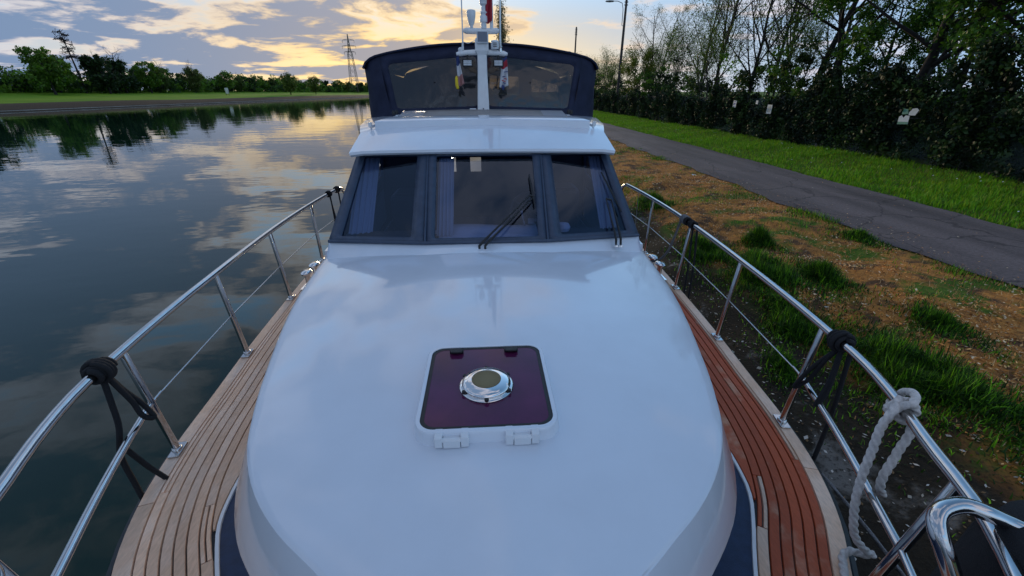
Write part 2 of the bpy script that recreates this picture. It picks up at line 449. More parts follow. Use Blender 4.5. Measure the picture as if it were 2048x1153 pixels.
gx = np.concatenate([[-4000, -1500, -600, -300, -170, -140, -118, -104], np.arange(-95, -74, 1.0), [-60, -30, -10, 0, 1.3, 1.6],
                     np.arange(1.75, 6.6, .12), [6.7, 7.5, 9, 9.7, 10.5, 12, 14, 16, 20, 30, 60, 200, 1000, 4000]])
gy = np.concatenate([[-200, -80, -30, -10, -4], np.arange(-2, 14, .15), np.arange(14, 40, .6), np.arange(40, 160, 5), [180, 220, 280, 360, 500, 800, 1400, 2500, 5000]])
GX, GY = np.meshgrid(gx, gy)
V = np.stack([GX, GY, ground_z(GX, GY)], -1).reshape(-1, 3)
nx, ny = len(gx), len(gy)
idx = np.arange(nx * ny).reshape(ny, nx)
F = np.stack([idx[:-1, :-1], idx[:-1, 1:], idx[1:, 1:], idx[1:, :-1]], -1).reshape(-1, 4)
me = np_mesh('ground', V, [F]); me.polygons.foreach_set('use_smooth', [True] * len(me.polygons)); me.materials.append(ground_material())
tag(link(bpy.data.objects.new('ground', me)), kind='structure')

# towpath of worn asphalt, edges slightly uneven
path_m = bpy.data.materials.new('worn_asphalt'); path_m.use_nodes = True
_nd, _lk = path_m.node_tree.nodes, path_m.node_tree.links; _b = _nd['Principled BSDF']; _b.inputs['Roughness'].default_value = .85
_co = _nd.new('ShaderNodeTexCoord'); _mp = _nd.new('ShaderNodeMapping'); _lk.new(_co.outputs['Object'], _mp.inputs[0]); _mp.inputs['Scale'].default_value = (1, .12, 1)
_t = N(_nd, 'ShaderNodeTexNoise', i_Scale=1.1, i_Detail=6.0); _lk.new(_mp.outputs[0], _t.inputs['Vector'])
_t2 = N(_nd, 'ShaderNodeTexNoise', i_Scale=26.0, i_Detail=6.0, i_Roughness=.75); _lk.new(_co.outputs['Object'], _t2.inputs['Vector'])
_r = _nd.new('ShaderNodeMapRange'); _lk.new(_t.outputs['Fac'], _r.inputs[0]); _r.inputs[1].default_value = .38; _r.inputs[2].default_value = .66
_x = _nd.new('ShaderNodeMix'); _x.data_type = 'RGBA'; _lk.new(_r.outputs[0], _x.inputs[0]); _x.inputs[6].default_value = (.062, .049, .047, 1); _x.inputs[7].default_value = (.150, .118, .112, 1)
_r2 = _nd.new('ShaderNodeMapRange'); _lk.new(_t2.outputs['Fac'], _r2.inputs[0]); _r2.inputs[1].default_value = .35; _r2.inputs[2].default_value = .65; _r2.inputs[3].default_value = .65; _r2.inputs[4].default_value = 1.25
_v = _nd.new('ShaderNodeVectorMath'); _v.operation = 'SCALE'; _lk.new(_x.outputs[2], _v.inputs[0]); _lk.new(_r2.outputs[0], _v.inputs['Scale']); _lk.new(_v.outputs[0], _b.inputs['Base Color'])
_vo = N(_nd, 'ShaderNodeTexVoronoi', i_Scale=.55); _vo.feature = 'DISTANCE_TO_EDGE'
_wv = N(_nd, 'ShaderNodeTexNoise', i_Scale=2.0, i_Detail=4.0); _lk.new(_co.outputs['Object'], _wv.inputs['Vector'])
_wa = _nd.new('ShaderNodeVectorMath'); _wa.operation = 'MULTIPLY_ADD'; _lk.new(_wv.outputs['Color'], _wa.inputs[0]); _wa.inputs[1].default_value = (.7, .7, 0); _lk.new(_co.outputs['Object'], _wa.inputs[2]); _lk.new(_wa.outputs[0], _vo.inputs['Vector'])
_cr = _nd.new('ShaderNodeMapRange'); _lk.new(_vo.outputs['Distance'], _cr.inputs[0]); _cr.inputs[1].default_value = .004; _cr.inputs[2].default_value = .016; _cr.inputs[3].default_value = .45; _cr.inputs[4].default_value = 1.0
_v2 = _nd.new('ShaderNodeVectorMath'); _v2.operation = 'SCALE'; _lk.new(_v.outputs[0], _v2.inputs[0]); _lk.new(_cr.outputs[0], _v2.inputs['Scale']); _lk.new(_v2.outputs[0], _b.inputs['Base Color'])
_bp = N(_nd, 'ShaderNodeBump', i_Strength=.5, i_Distance=.01); _lk.new(_t2.outputs['Fac'], _bp.inputs['Height']); _lk.new(_bp.outputs[0], _b.inputs['Normal'])
py = np.concatenate([np.arange(-20, 60, .35), np.arange(60, 400, 10), [600, 1200, 3000]])
xl = 6.6 + .07 * np.sin(py * 1.9) + .05 * np.sin(py * 4.7 + 1) + .06 * np.sin(.6 * py)
xr = 9.6 + .06 * np.sin(py * 1.3 + 2) + .04 * np.sin(py * 5.1)
rows = [[(a, y, -.508), (a + .15, y, -.485), (8.1, y, -.462), (c - .15, y, -.485), (c, y, -.508)] for a, c, y in zip(xl, xr, py)]
p_ = MB(); p_.grid(rows); tag(p_.build('towpath', path_m, smooth=60), kind='structure')

# pale concrete kerb along the far bank
concrete = mat('pale_concrete', (0.42, 0.40, 0.36), 0.85, noise=0.35, nscale=3)
k_ = MB(); k_.grid([[(-76.62, y, -1.06), (-76.56, y, -.985 + .012 * math.sin(y * .7)), (-76.46, y, -.99), (-76.44, y, -1.09), (-76.4, y, -1.4)] for y in list(range(-40, 200, 3)) + [260, 400, 700, 1500, 4000]])
tag(k_.build('bank_edging', concrete, smooth=0), kind='structure')

# ------------------------------------------------------------------ grass, straw, litter
grass_m = leaf_mat('grass_blades', 0.35, 0.6)
straw_m = leaf_mat('straw_blades', 0.15, 0.8)
leaf_m = leaf_mat('foliage', 0.38, 0.5)
ivy_m = leaf_mat('ivy_leaves', 0.12, 0.6)


def blades(n, pos, length, width, lean, cols, jitter=.25, r=rng):
    """single-triangle-pair blades standing on pos (n,3)"""
    az = r.uniform(0, 2 * np.pi, n); L = length * r.uniform(.55, 1.3, n); W = width * r.uniform(.7, 1.3, n)
    le = r.uniform(0, 1, n) * lean
    side = np.stack([np.cos(az + np.pi / 2), np.sin(az + np.pi / 2), np.zeros(n)], -1) * (W / 2)[:, None]
    dirh = np.stack([np.cos(az), np.sin(az), np.zeros(n)], -1)
    mid = pos + dirh * (L * .5 * np.sin(le * .6))[:, None] + np.array([0, 0, 1]) * (L * .5 * np.cos(le * .6))[:, None]
    tip = mid + dirh * (L * .5 * np.sin(le * 1.3))[:, None] + np.array([0, 0, 1]) * (L * .5 * np.cos(le * 1.3))[:, None]
    V = np.stack([pos - side, pos + side, mid + side * .75, mid - side * .75, tip], 1).reshape(-1, 3)
    b = np.arange(n)[:, None] * 5
    Q = np.concatenate([b, b + 1, b + 2, b + 3], 1); T = np.concatenate([b + 3, b + 2, b + 4], 1)
    c = np.array(cols)[r.integers(0, len(cols), n)] * r.uniform(1 - jitter, 1 + jitter, n)[:, None]
    return V, Q, T, np.repeat(c, 5, 0)


def stuff(name, parts, material, label, cat):
    Vs, Qs, Ts, Cs = [], [], [], []; o = 0
    for V, Q, T, C in parts:
        Vs.append(V); Cs.append(C)
        if len(Q): Qs.append(Q + o)
        if len(T): Ts.append(T + o)
        o += len(V)
    me = np_mesh(name, np.concatenate(Vs), ([np.concatenate(Qs)] if Qs else []) + ([np.concatenate(Ts)] if Ts else []), np.concatenate(Cs))
    me.materials.append(material)
    return tag(link(bpy.data.objects.new(name, me)), label, cat, kind='stuff')


GREENS = [(.13, .36, .010), (.18, .42, .014), (.09, .25, .010), (.26, .40, .016)]
DARKG = [(.028, .090, .008), (.045, .12, .010), (.020, .060, .008)]
STRAW = [(.46, .24, .08), (.52, .31, .13), (.36, .17, .055), (.22, .12, .045), (.58, .40, .20)]
# verge between path and fence
n = 95000
yy = 2 + 58 * rng.uniform(0, 1, n) ** 1.6; xx = rng.uniform(9.48, 14.2, n)
pos = np.stack([xx, yy, ground_z(xx, yy)], -1)
lush = np.sin(.9 * xx + .5 * yy) + np.sin(2.1 * yy - 1.2 * xx + 2) + .6 * np.sin(3.7 * xx + 4.1 * yy) > .2
A = blades(lush.sum(), pos[lush], .15, .022, 1.0, GREENS)
B = blades((~lush).sum(), pos[~lush], .10, .018, 1.1, GREENS + [(.16, .17, .03)])
stuff('verge_grass', [A, B], grass_m, 'green mown grass verge between the towpath and the fence', 'grass')
# dry bank strip: chips, dead stalks and thin moss and grass between them


def chips(n, pos, size, cols, tilt=.35, aspect=.4, jitter=.35, r=rng):
    a = r.uniform(0, 2 * np.pi, n); sz = size * r.uniform(.4, 1.5, n)
    u = np.stack([np.cos(a), np.sin(a), r.normal(0, tilt, n)], -1) * sz[:, None]
    w = np.stack([-np.sin(a), np.cos(a), r.normal(0, tilt, n)], -1) * (sz * aspect * r.uniform(.5, 1.5, n))[:, None]
    V = np.stack([pos - u, pos - w, pos + u, pos + w], 1).reshape(-1, 3)
    c = np.array(cols)[r.integers(0, len(cols), n)] * r.uniform(1 - jitter, 1 + jitter, n)[:, None]
    return V, np.arange(4 * n).reshape(-1, 4), [], np.repeat(c, 4, 0)


def patchy(x, y, k=0.0):
    return np.sin(1.1 * x + .7 * y + k) + np.sin(2.3 * y - x + 2 * k) + .7 * np.sin(4.1 * y + 3.3 * x - k) + .5 * np.sin(7.7 * x - 5.9 * y)


CHIP = [(.80, .35, .09), (.66, .26, .06), (.82, .48, .18), (.42, .17, .05), (.26, .13, .045), (.82, .64, .40)]
n = 90000
yy = -1 + 31 * rng.uniform(0, 1, n) ** 1.7; xx = rng.uniform(3.7, 6.7, n)
keep = patchy(xx, yy) + rng.normal(0, .8, n) > -.1
xx, yy = xx[keep], yy[keep]; pos = np.stack([xx, yy, ground_z(xx, yy) + rng.uniform(.002, .014, len(xx))], -1)
A = chips(len(xx), pos, .018, CHIP)
n = 16000
yy = -1 + 31 * rng.uniform(0, 1, n) ** 1.6; xx = rng.uniform(3.8, 6.7, n)
pos = np.stack([xx, yy, ground_z(xx, yy) + .004], -1)
B = blades(n, pos, .075, .006, 1.5, STRAW, .4)
n = 1500
yy = 2 + 30 * rng.uniform(0, 1, n) ** 1.3; xx = np.where(rng.uniform(0, 1, n) < .7, 6.65 + np.abs(rng.normal(0, .35, n)), rng.uniform(6.7, 9.6, n))
pos = np.stack([xx, yy, np.interp(xx, [6.6, 6.75, 8.1, 9.45, 9.6], [-.50, -.482, -.459, -.482, -.50])], -1)
G = chips(n, pos, .016, CHIP, .12)
stuff('dry_straw', [A, B, G], straw_m, 'orange brown chips, dead leaves and flattened straw on the bank strip', 'straw')
n = 80000
yy = -1 + 36 * rng.uniform(0, 1, n) ** 1.5
side = rng.uniform(0, 1, n)
xx = np.where(side < .36, 6.74 - np.abs(rng.normal(0, .30, n)), np.where(side < .72, 3.92 + rng.normal(0, .44, n), rng.uniform(4.0, 6.6, n)))
keep = patchy(xx, yy, 1.7) + rng.normal(0, .55, n) > .35
xx, yy = xx[keep], yy[keep]; pos = np.stack([xx, yy, ground_z(xx, yy)], -1)
hh = np.clip(patchy(xx, yy, 1.7) * .5, .25, 1.3)
tall = hh > .75
A = blades(tall.sum(), pos[tall], .085, .010, 1.2, GREENS + DARKG, .35)
B = blades((~tall).sum(), pos[~tall], .045, .009, 1.25, GREENS + DARKG + STRAW[:2], .35)
stuff('bank_grass', [A, B], grass_m, 'thin green grass and moss growing in patches along the chip strip', 'grass')


def blade_clump(name, x, y, rad, n, h, cols, label):
    """weeds that thin out and get lower towards a ragged edge"""
    a = rng.uniform(0, 2 * np.pi, n); q = np.abs(rng.normal(0, .52, n)) * rad * (1 + .35 * np.sin(3 * a + x) + .2 * np.sin(5 * a + y))
    px, py_ = x + q * np.cos(a) * .85, y + q * np.sin(a) * 1.5
    f = np.exp(-(q / rad / .75) ** 2) * (.55 + .45 * np.sin(px * 11 + 1) * np.sin(py_ * 8)) + .12
    pos = np.stack([px, py_, ground_z(px, py_) - .01], -1)
    o = 0; Vs, Qs, Ts, Cs = [], [], [], []
    for k in range(4):
        s = (f > (.0, .25, .45, .65)[k]) & (f <= (.25, .45, .65, 9)[k])
        if s.sum() < 3: continue
        V, Q, T, C = blades(int(s.sum()), pos[s] + np.array([0, 0, 1]) * (h * .3 * f[s])[:, None], h * (.3 + .28 * k), .011, 1.35, cols, .45)
        Vs.append(V); Qs.append(Q + o); Ts.append(T + o); Cs.append(C); o += len(V)
    me = np_mesh(name, np.concatenate(Vs), [np.concatenate(Qs), np.concatenate(Ts)], np.concatenate(Cs)); me.materials.append(grass_m)
    return tag(link(bpy.data.objects.new(name, me)), label, 'grass clump', 'lush grass clumps on the bank edge')


for (x, y, r_, n, h, lab) in [
    (4.65, 6.5, .30, 1500, .26, 'small round green grass clump on the straw, farthest of the lone clumps'),
    (4.60, 5.0, .40, 2200, .24, 'broad green grass clump on the straw, level with the third stanchion'),
    (3.95, 5.3, .65, 4200, .26, 'long dark green grass clump behind the rail ropes at the concrete edge'),
    (4.0, 2.9, .70, 5000, .24, 'large feathery green grass clump behind the black looped rope on the rail'),
    (4.2, 1.75, .65, 4200, .22, 'dark green grass clump behind the white knotted rope, nearest the camera'),
    (3.15, 3.45, .26, 1000, .16, 'small dark tuft growing in the concrete slope beside the side deck'),
    (3.75, 6.6, .55, 3000, .24, 'dark green weeds at the concrete edge behind the navy line on the rail'),
    (3.70, 4.15, .50, 2800, .22, 'dark trailing weeds spilling onto the concrete behind the second stanchion'),
    (4.9, 3.6, .38, 1500, .15, 'low loose green clump alone on the chips, beyond the black looped rope'),
    (6.30, 6.3, .36, 1300, .16, 'low green grass clump at the near edge of the towpath'),
    (3.95, 9.6, .50, 2200, .28, 'dark green weeds beside the aft end of the rail by the windscreen')]:
    blade_clump('grass_clump', x, y, r_, int(n * 1.6), h * .78, DARKG + DARKG + GREENS[:2], lab)
# leaf litter and debris on the concrete slope and the still water beside it
n = 4200
xx = rng.uniform(2.05, 4.3, n); yy = rng.uniform(-.5, 11, n); zz_ = np.maximum(ground_z(xx, yy), WATER) + .006
a = rng.uniform(0, 2 * np.pi, n); s = rng.uniform(.005, .020, n) * np.where(rng.uniform(0, 1, n) < .08, 1.7, 1)
u = np.stack([np.cos(a), np.sin(a), rng.uniform(-.3, .3, n)], -1) * s[:, None]; w = np.stack([-np.sin(a), np.cos(a), rng.uniform(-.3, .3, n)], -1) * (s * rng.uniform(.3, .7, n))[:, None]
c0 = np.stack([xx, yy, zz_], -1)
V = np.stack([c0 - u, c0 - w, c0 + u, c0 + w], 1).reshape(-1, 3); Q = np.arange(n * 4).reshape(-1, 4)
C = np.repeat(np.array([(.45, .40, .32), (.22, .13, .06), (.62, .58, .52), (.10, .06, .03)])[rng.integers(0, 4, n)], 4, 0)
stuff('leaf_litter', [(V, Q, [], C)], straw_m, 'pale dead leaves and bits scattered on the dark concrete slope', 'leaf litter')
# daisies on the verge
n = 150
yy = 4 + 34 * rng.uniform(0, 1, n) ** 1.3; xx = rng.uniform(9.8, 14, n)
keep = np.sin(xx * 1.3 + yy * .9) > .1; xx, yy = xx[keep], yy[keep]; n = len(xx)
c0 = np.stack([xx, yy, ground_z(xx, yy) + .12], -1); s = .016
hexa = np.array([(math.cos(k * math.pi / 3) * s, math.sin(k * math.pi / 3) * s * .8, .010 * math.cos(k)) for k in range(6)])
V = (c0[:, None, :] + hexa[None]).reshape(-1, 3)
me = np_mesh('daisies', V, [np.arange(n * 6).reshape(-1, 6)], np.full((n * 6, 3), .75)); me.materials.append(straw_m)
tag(link(bpy.data.objects.new('daisies', me)), 'tiny white daisies dotted over the green verge', 'flowers', kind='stuff')
# one scrap of paper on the straw
m_ = MB(); m_.grid([[(6.05 + .05 * i, 12.0 + .07 * j, -.485 + .02 * ((i + j) % 2)) for i in range(3)] for j in range(3)])
tag(m_.build('paper_scrap', white_paint, smooth=0), 'small white paper scrap lying on the chip strip', 'litter')

# ------------------------------------------------------------------ trees
bark_dark = mat('dark_bark', (0.028, 0.022, 0.018), 0.9, noise=0.4, nscale=10, bump=.4, bscale=30)
bark_grey = mat('grey_bark', (0.055, 0.048, 0.04), 0.9, noise=0.4, nscale=10, bump=.4, bscale=30)


class Sticks:
    def __init__(self): self.V = []; self.Q = []; self.n = 0

    def add(self, P, rad, k=4):
        P = np.asarray(P, float); m = len(P); T = np.gradient(P, axis=0); T /= np.linalg.norm(T, axis=1)[:, None] + 1e-9
        ref = np.where(np.abs(T[:, 2:3]) < .9, np.array([[0, 0, 1.]]), np.array([[1., 0, 0]]))
        U = np.cross(T, ref); U /= np.linalg.norm(U, axis=1)[:, None] + 1e-9; W = np.cross(T, U)
        an = np.arange(k) * 2 * np.pi / k
        ring = P[:, None, :] + np.asarray(rad)[:, None, None] * (U[:, None, :] * np.cos(an)[None, :, None] + W[:, None, :] * np.sin(an)[None, :, None])
        self.V.append(ring.reshape(-1, 3)); i = np.arange(m - 1)[:, None] * k; j = np.arange(k)[None]; j2 = (j + 1) % k
        self.Q.append(np.stack([i + j, i + j2, i + k + j2, i + k + j], -1).reshape(-1, 4) + self.n); self.n += m * k

    def mesh(self, name):
        return np_mesh(name, np.concatenate(self.V), [np.concatenate(self.Q)])


def grow(r, height, levels=4, trunk_r=.16, spread=.9, up=.25, first=.3, counts=(9, 6, 5, 3), lens=(.45, .5, .5, .5), wob=.12, lean=(0, 0)):
    """returns trunk sticks, twig sticks and the points where leaves may sit"""
    big, fine, tips = Sticks(), Sticks(), []
    stack = [(np.zeros(3), np.array([lean[0], lean[1], 1.0]), height, trunk_r, 0)]
    while stack:
        p, d, L, rad, lv = stack.pop()
        d = d / np.linalg.norm(d); m = (9, 6, 5, 4, 3)[lv]; P = [p]
        for k in range(m - 1):
            d = d + r.normal(0, wob * (1 if lv else .45), 3) + np.array([0, 0, up * (.35 if lv else .1)]); d /= np.linalg.norm(d)
            P.append(P[-1] + d * L / (m - 1))
        P = np.array(P); rr = rad * np.linspace(1, .25 if lv else .2, m)
        (big if lv < 2 else fine).add(P, np.maximum(rr, .006), 6 if lv == 0 else (5 if lv == 1 else 3))
        if lv >= levels - 1: tips.append(P[1:])
        if lv < levels - 1 + (1 if levels > 4 else 0) and lv < len(counts):
            for k in range(max(1, int(counts[lv] * r.uniform(.75, 1.25)))):
                t = first + (1 - first) * (k + r.uniform(0, 1)) / counts[lv] if lv == 0 else r.uniform(.2, 1.0)
                t = min(t, .99); f = t * (m - 1); i = int(f); q = P[i] + (P[min(i + 1, m - 1)] - P[i]) * (f - i)
                tang = P[min(i + 1, m - 1)] - P[max(i - 1, 0)]; tang /= np.linalg.norm(tang)
                side = r.normal(0, 1, 3); side -= tang * side.dot(tang); side /= np.linalg.norm(side)
                nd = tang * (1 - .45 * spread) + side * spread + np.array([0, 0, up])
                stack.append((q, nd, L * lens[lv] * (1.15 - .55 * t) * r.uniform(.75, 1.2), max(rr[i] * .55, .008), lv + 1))
    return big, fine, np.concatenate(tips)


def leaves(r, pts, n, size, cols, scatter=.12, jitter=.35):
    """n leaf faces of about this size scattered round pts"""
    c = pts[r.integers(0, len(pts), n)] + r.normal(0, scatter, (n, 3))
    a = r.normal(0, 1, (n, 3)); a /= np.linalg.norm(a, axis=1)[:, None]
    b = np.cross(a, r.normal(0, 1, (n, 3))); b /= np.linalg.norm(b, axis=1)[:, None]
    s = size * r.uniform(.6, 1.4, n)[:, None]
    V = np.stack([c - a * s, c - b * s * .55, c + a * s, c + b * s * .55], 1).reshape(-1, 3)
    C = np.array(cols)[r.integers(0, len(cols), n)] * r.uniform(1 - jitter, 1 + jitter, n)[:, None]
    return V, np.arange(4 * n).reshape(-1, 4), np.repeat(C, 4, 0)


def clump_points(r, crowns, n):
    """points spread over many small puffs inside a crown volume [(cx,cy,cz,rx,ry,rz,puffs)]"""
    out = []
    for cx, cy, cz, rx, ry, rz, k in crowns:
        d = r.normal(0, 1, (k, 3)); d /= np.linalg.norm(d, axis=1)[:, None]
        cc = np.array([cx, cy, cz]) + d * (r.uniform(.15, 1, (k, 1)) ** .5) * np.array([rx, ry, rz])
        q = r.uniform(.13, .30, k)[:, None] * min(rx, rz)
        per = n // (len(crowns) * k) + 1
        for j in range(k):
            e = r.normal(0, 1, (per, 3)); e /= np.linalg.norm(e, axis=1)[:, None]
            out.append(cc[j] + e * (r.uniform(0, 1, (per, 1)) ** .4) * q[j] * np.array([1.1, 1.1, .8]))
    return np.concatenate(out)


PROTO = {}


def proto_tree(key, seed, bark, leafcols=None, nleaf=0, lsize=.06, scatter=.15, crowns=None, twig=None, **kw):
    r = np.random.default_rng(seed)
    big, fine, tips = grow(r, **kw)
    me1 = big.mesh('trunk'); me1.materials.append(bark); me1.polygons.foreach_set('use_smooth', [True] * len(me1.polygons))
    V = np.concatenate(fine.V); Q = np.concatenate(fine.Q)
    tw = np.tile(np.array([twig or (.030, .024, .018)]), (len(V), 1))
    if nleaf:
        src = clump_points(r, crowns, max(2000, nleaf // 2)) if crowns else tips
        LV, LQ, LC = leaves(r, src, nleaf, lsize, leafcols, scatter)
        Q = np.concatenate([Q, LQ + len(V)]); V = np.concatenate([V, LV]); tw = np.concatenate([tw, LC])
    me2 = np_mesh('crown', V, [Q], tw); me2.materials.append(leaf_m)
    PROTO[key] = (me1, me2)


def place_tree(name, key, x, y, label, s=1.0, rz=None, group=None, sz=None, cat='tree', dz=0.0):
    o = bpy.data.objects.new(name, None); o.empty_display_size = .3
    o.location = (x, y, float(ground_z(x, y)) - .05 + dz); o.rotation_euler = (0, 0, rng.uniform(0, 6.28) if rz is None else rz); o.scale = (s, s, sz or s)
    COL.objects.link(o); tag(o, label, cat, group)
    for nm, me in zip(('trunk', 'crown'), PROTO[key]):
        c = bpy.data.objects.new(nm, me); COL.objects.link(c); c.parent = o
    return o


YG = [(.16, .20, .02), (.20, .22, .03), (.12, .17, .02)]
MG = [(.09, .19, .014), (.12, .24, .02), (.06, .13, .012)]
DG = [(.022, .05, .012), (.03, .065, .014), (.016, .035, .012)]
proto_tree('bare_a', 11, bark_dark, YG, 1400, .05, .2, height=11, trunk_r=.15, counts=(11, 7, 5, 3), levels=4, spread=.75, up=.22)
proto_tree('bare_b', 12, bark_dark, YG + MG, 2200, .05, .25, height=10, trunk_r=.13, counts=(14, 8, 6, 3), levels=4, spread=.85, up=.28, first=.18)
proto_tree('bare_c', 13, bark_dark, MG, 600, .05, .2, height=12, trunk_r=.20, counts=(9, 7, 6, 3), levels=4, spread=1.0, up=.16, first=.35, wob=.17, lens=(.55, .5, .5, .5))
proto_tree('thicket', 14, bark_grey, YG + MG, 3600, .055, .3, height=6, trunk_r=.09, counts=(13, 6, 4, 3), levels=4, spread=.7, up=.3, first=.1, lens=(.6, .5, .5, .5))
proto_tree('leafy_right', 15, bark_dark, [(.065, .16, .014), (.10, .22, .018), (.04, .10, .012)], 24000, .075, .16, height=9, trunk_r=.22, counts=(12, 7, 5, 3), levels=4, spread=1.0, up=.12, first=.25, lens=(.6, .5, .5, .5))
proto_tree('yellow_bush', 16, bark_grey, YG, 7000, .07, .2, height=4.2, trunk_r=.07, counts=(14, 6, 4), levels=3, spread=.75, up=.25, first=.06, lens=(.75, .5, .5))
proto_tree('poplar', 17, bark_grey, [(.12, .13, .05), (.15, .15, .05)], 2600, .17, .5, height=19, trunk_r=.22, counts=(34, 9, 5), levels=3, spread=.5, up=.55, first=.3, lens=(.28, .5, .5))
# far bank, 120 m away and more: clumps of leaf faces
proto_tree('far_round', 21, bark_dark, MG + [(.10, .16, .02)], 7500, .28, .18, crowns=[(0, 0, 5.6, 4.4, 4.4, 3.6, 46), (1.5, .5, 3.8, 3.8, 3.8, 2.4, 24)], height=8, counts=(9, 5, 4), levels=3, trunk_r=.3, lens=(.5, .5, .5))
proto_tree('far_dark', 22, bark_dark, DG, 7500, .28, .18, crowns=[(0, 0, 5.0, 4.0, 4.0, 3.6, 44), (-1.4, 0, 7.2, 2.2, 2.2, 2.0, 14), (0, 0, 2.4, 4.4, 4.4, 2, 20)], height=8.5, counts=(9, 5, 4), levels=3, trunk_r=.3, lens=(.4, .5, .5))
proto_tree('far_wispy', 23, bark_dark, [(.07, .11, .02), (.09, .12, .025)], 4200, .24, .25, crowns=[(0, 0, 5.0, 3.0, 3.0, 4.0, 60)], height=9, counts=(14, 6, 4), levels=3, trunk_r=.2, spread=.7, up=.3, lens=(.5, .5, .5))
proto_tree('far_bare', 24, bark_dark, None, 0, height=10, trunk_r=.3, counts=(10, 7, 5), levels=3, spread=.9, up=.2, first=.3, lens=(.5, .5, .5), wob=.16)
proto_tree('far_lone', 25, bark_dark, [(.10, .15, .02), (.08, .13, .02), (.12, .16, .025)], 6000, .24, .22, crowns=[(0, 0, 5.4, 3.6, 3.6, 3.8, 60), (0, 0, 3.2, 2.8, 2.8, 1.8, 20)], height=8.6, counts=(12, 5, 4), levels=3, trunk_r=.22, spread=.6, up=.35, first=.12, lens=(.5, .5, .5))
# the leaning dead pine: a bare raking stem with short level limbs near its head
r0 = np.random.default_rng(31); sk, tw = Sticks(), Sticks()
stem = np.array([(-.42 * t * (1 + .25 * t) * 4.0, 0, 15.5 * t) for t in np.linspace(0, 1, 12)])
sk.add(stem, np.linspace(.32, .08, 12), 6)
for k in range(26):
    t = r0.uniform(.58, 1.0); i = t * 11; q = stem[int(i)] + (stem[min(int(i) + 1, 11)] - stem[int(i)]) * (i - int(i))
    a = r0.uniform(0, 6.28); L = r0.uniform(1.0, 2.6) * (1.35 - .6 * t)
    P = np.array([q + np.array([math.cos(a), math.sin(a), .0]) * L * u - np.array([0, 0, .35 * L]) * (u - u * u * .4) for u in np.linspace(0, 1, 5)]); tw.add(P, np.linspace(.12, .06, 5), 4)
    for j in range(5):
        b = P[r0.integers(1, 5)]; tw.add(np.array([b, b + r0.normal(0, .38, 3), b + r0.normal(0, .55, 3)]), [.07, .06, .05], 3)
ma = sk.mesh('trunk'); ma.materials.append(bark_dark); mb = tw.mesh('crown'); mb.materials.append(bark_dark); PROTO['dead_pine'] = (ma, mb)

# right bank, behind the fence
place_tree('bare_tree', 'bare_a', 17.2, 46.5, 'slender leafless tree just right of the tall lamp post', .80)
place_tree('bare_tree', 'bare_b', 18.4, 38.5, 'leafless tree with fine yellow buds, second right of the tall lamp post', 1.0)
place_tree('bare_tree', 'bare_a', 17.0, 33.0, 'tall straight leafless tree behind the blue and white notice', 1.0)
place_tree('bare_tree', 'bare_b', 19.5, 30.5, 'budding many-branched tree behind the small white notices', 1.15)
place_tree('bare_tree', 'bare_b', 16.4, 27.5, 'ivy-wrapped budding tree behind the square white notice', 1.0)
place_tree('bare_tree', 'bare_c', 18.2, 24.3, 'broad leafless tree with thick forking limbs against the sky', .95)
place_tree('bare_tree', 'bare_c', 17.6, 21.0, 'dark crooked leafless tree left of the leafy tree at the frame edge', .85)
for i, (x, y, s) in enumerate([(21, 27, 1.1), (23, 34, 1.1), (22, 42, 1.1), (20, 52, .9), (24, 23, 1.0), (21, 19, .95)]):
    place_tree('bare_tree', ('bare_b', 'bare_a')[i % 2], x, y, 'leafless tree standing deep in the thicket behind the fence', s, group='bare trees deep in the thicket')
place_tree('leafy_tree', 'leafy_right', 16.2, 16.6, 'tall fresh green leafy tree above the torn sign at the right edge', 1.0)
place_tree('leafy_tree', 'leafy_right', 17.0, 12.2, 'dark leafy tree cut by the right edge of the view', .95)
place_tree('leafy_tree', 'leafy_right', 18.5, 20.0, 'lower green leafy tree behind the bare crooked tree', .62)
place_tree('shrub', 'yellow_bush', 16.2, 46.0, 'yellow green budding shrub behind the fence near the tall lamp post', 1.0, cat='shrub')
for i in range(17):
    y = 24 + i * 4.2 + rng.uniform(-1, 1)
    place_tree('thicket_tree', 'thicket', 15.4 + rng.uniform(0, 3.2) + (1.0 if i % 3 == 0 else 0), y, 'thin budding young tree in the thicket along the fence', rng.uniform(.7, 1.0), group='young trees along the fence')
for i in range(10):
    place_tree('thicket_tree', 'thicket', 15.5 + rng.uniform(0, 6), 98 + i * 14, 'distant budding tree at the far end of the towpath', rng.uniform(.9, 1.3), group='distant trees along the towpath')
place_tree('poplar', 'poplar', 6.0, 128, 'tall narrow budding poplar rising behind the boat canopy', 1.0)
place_tree('poplar', 'poplar', 4.6, 150, 'thin pale poplar behind the mast top', .95)
# far bank
place_tree('far_tree', 'far_dark', -113, 108, 'dark tree at the left edge of the far bank', 1.2)
place_tree('far_tree', 'far_round', -107, 122, 'large round green tree left of the leaning dead pine', 1.12)
place_tree('far_tree', 'far_round', -116, 134, 'mid green tree directly behind the leaning dead pine', 1.0)
place_tree('dead_pine', 'dead_pine', -113, 138.5, 'leaning dead pine with bare level limbs on the far bank', 1.0, rz=R(-35), cat='dead tree')
place_tree('far_tree', 'far_dark', -110, 143, 'dark evergreen tree right of the leaning dead pine', 1.15)
place_tree('far_tree', 'far_dark', -112, 152, 'second dark evergreen right of the leaning dead pine', 1.05)
place_tree('far_tree', 'far_bare', -116, 155, 'leafless tree rising behind the dark evergreens', 1.12)
place_tree('far_tree', 'far_round', -112, 163, 'green tree right of the dark evergreens', 1.0)
place_tree('far_tree', 'far_wispy', -114, 172, 'wispy green tree in the middle of the far bank wood', .95)
place_tree('far_tree', 'far_round', -116, 176, 'green tree behind the wispy one on the far bank', .85)
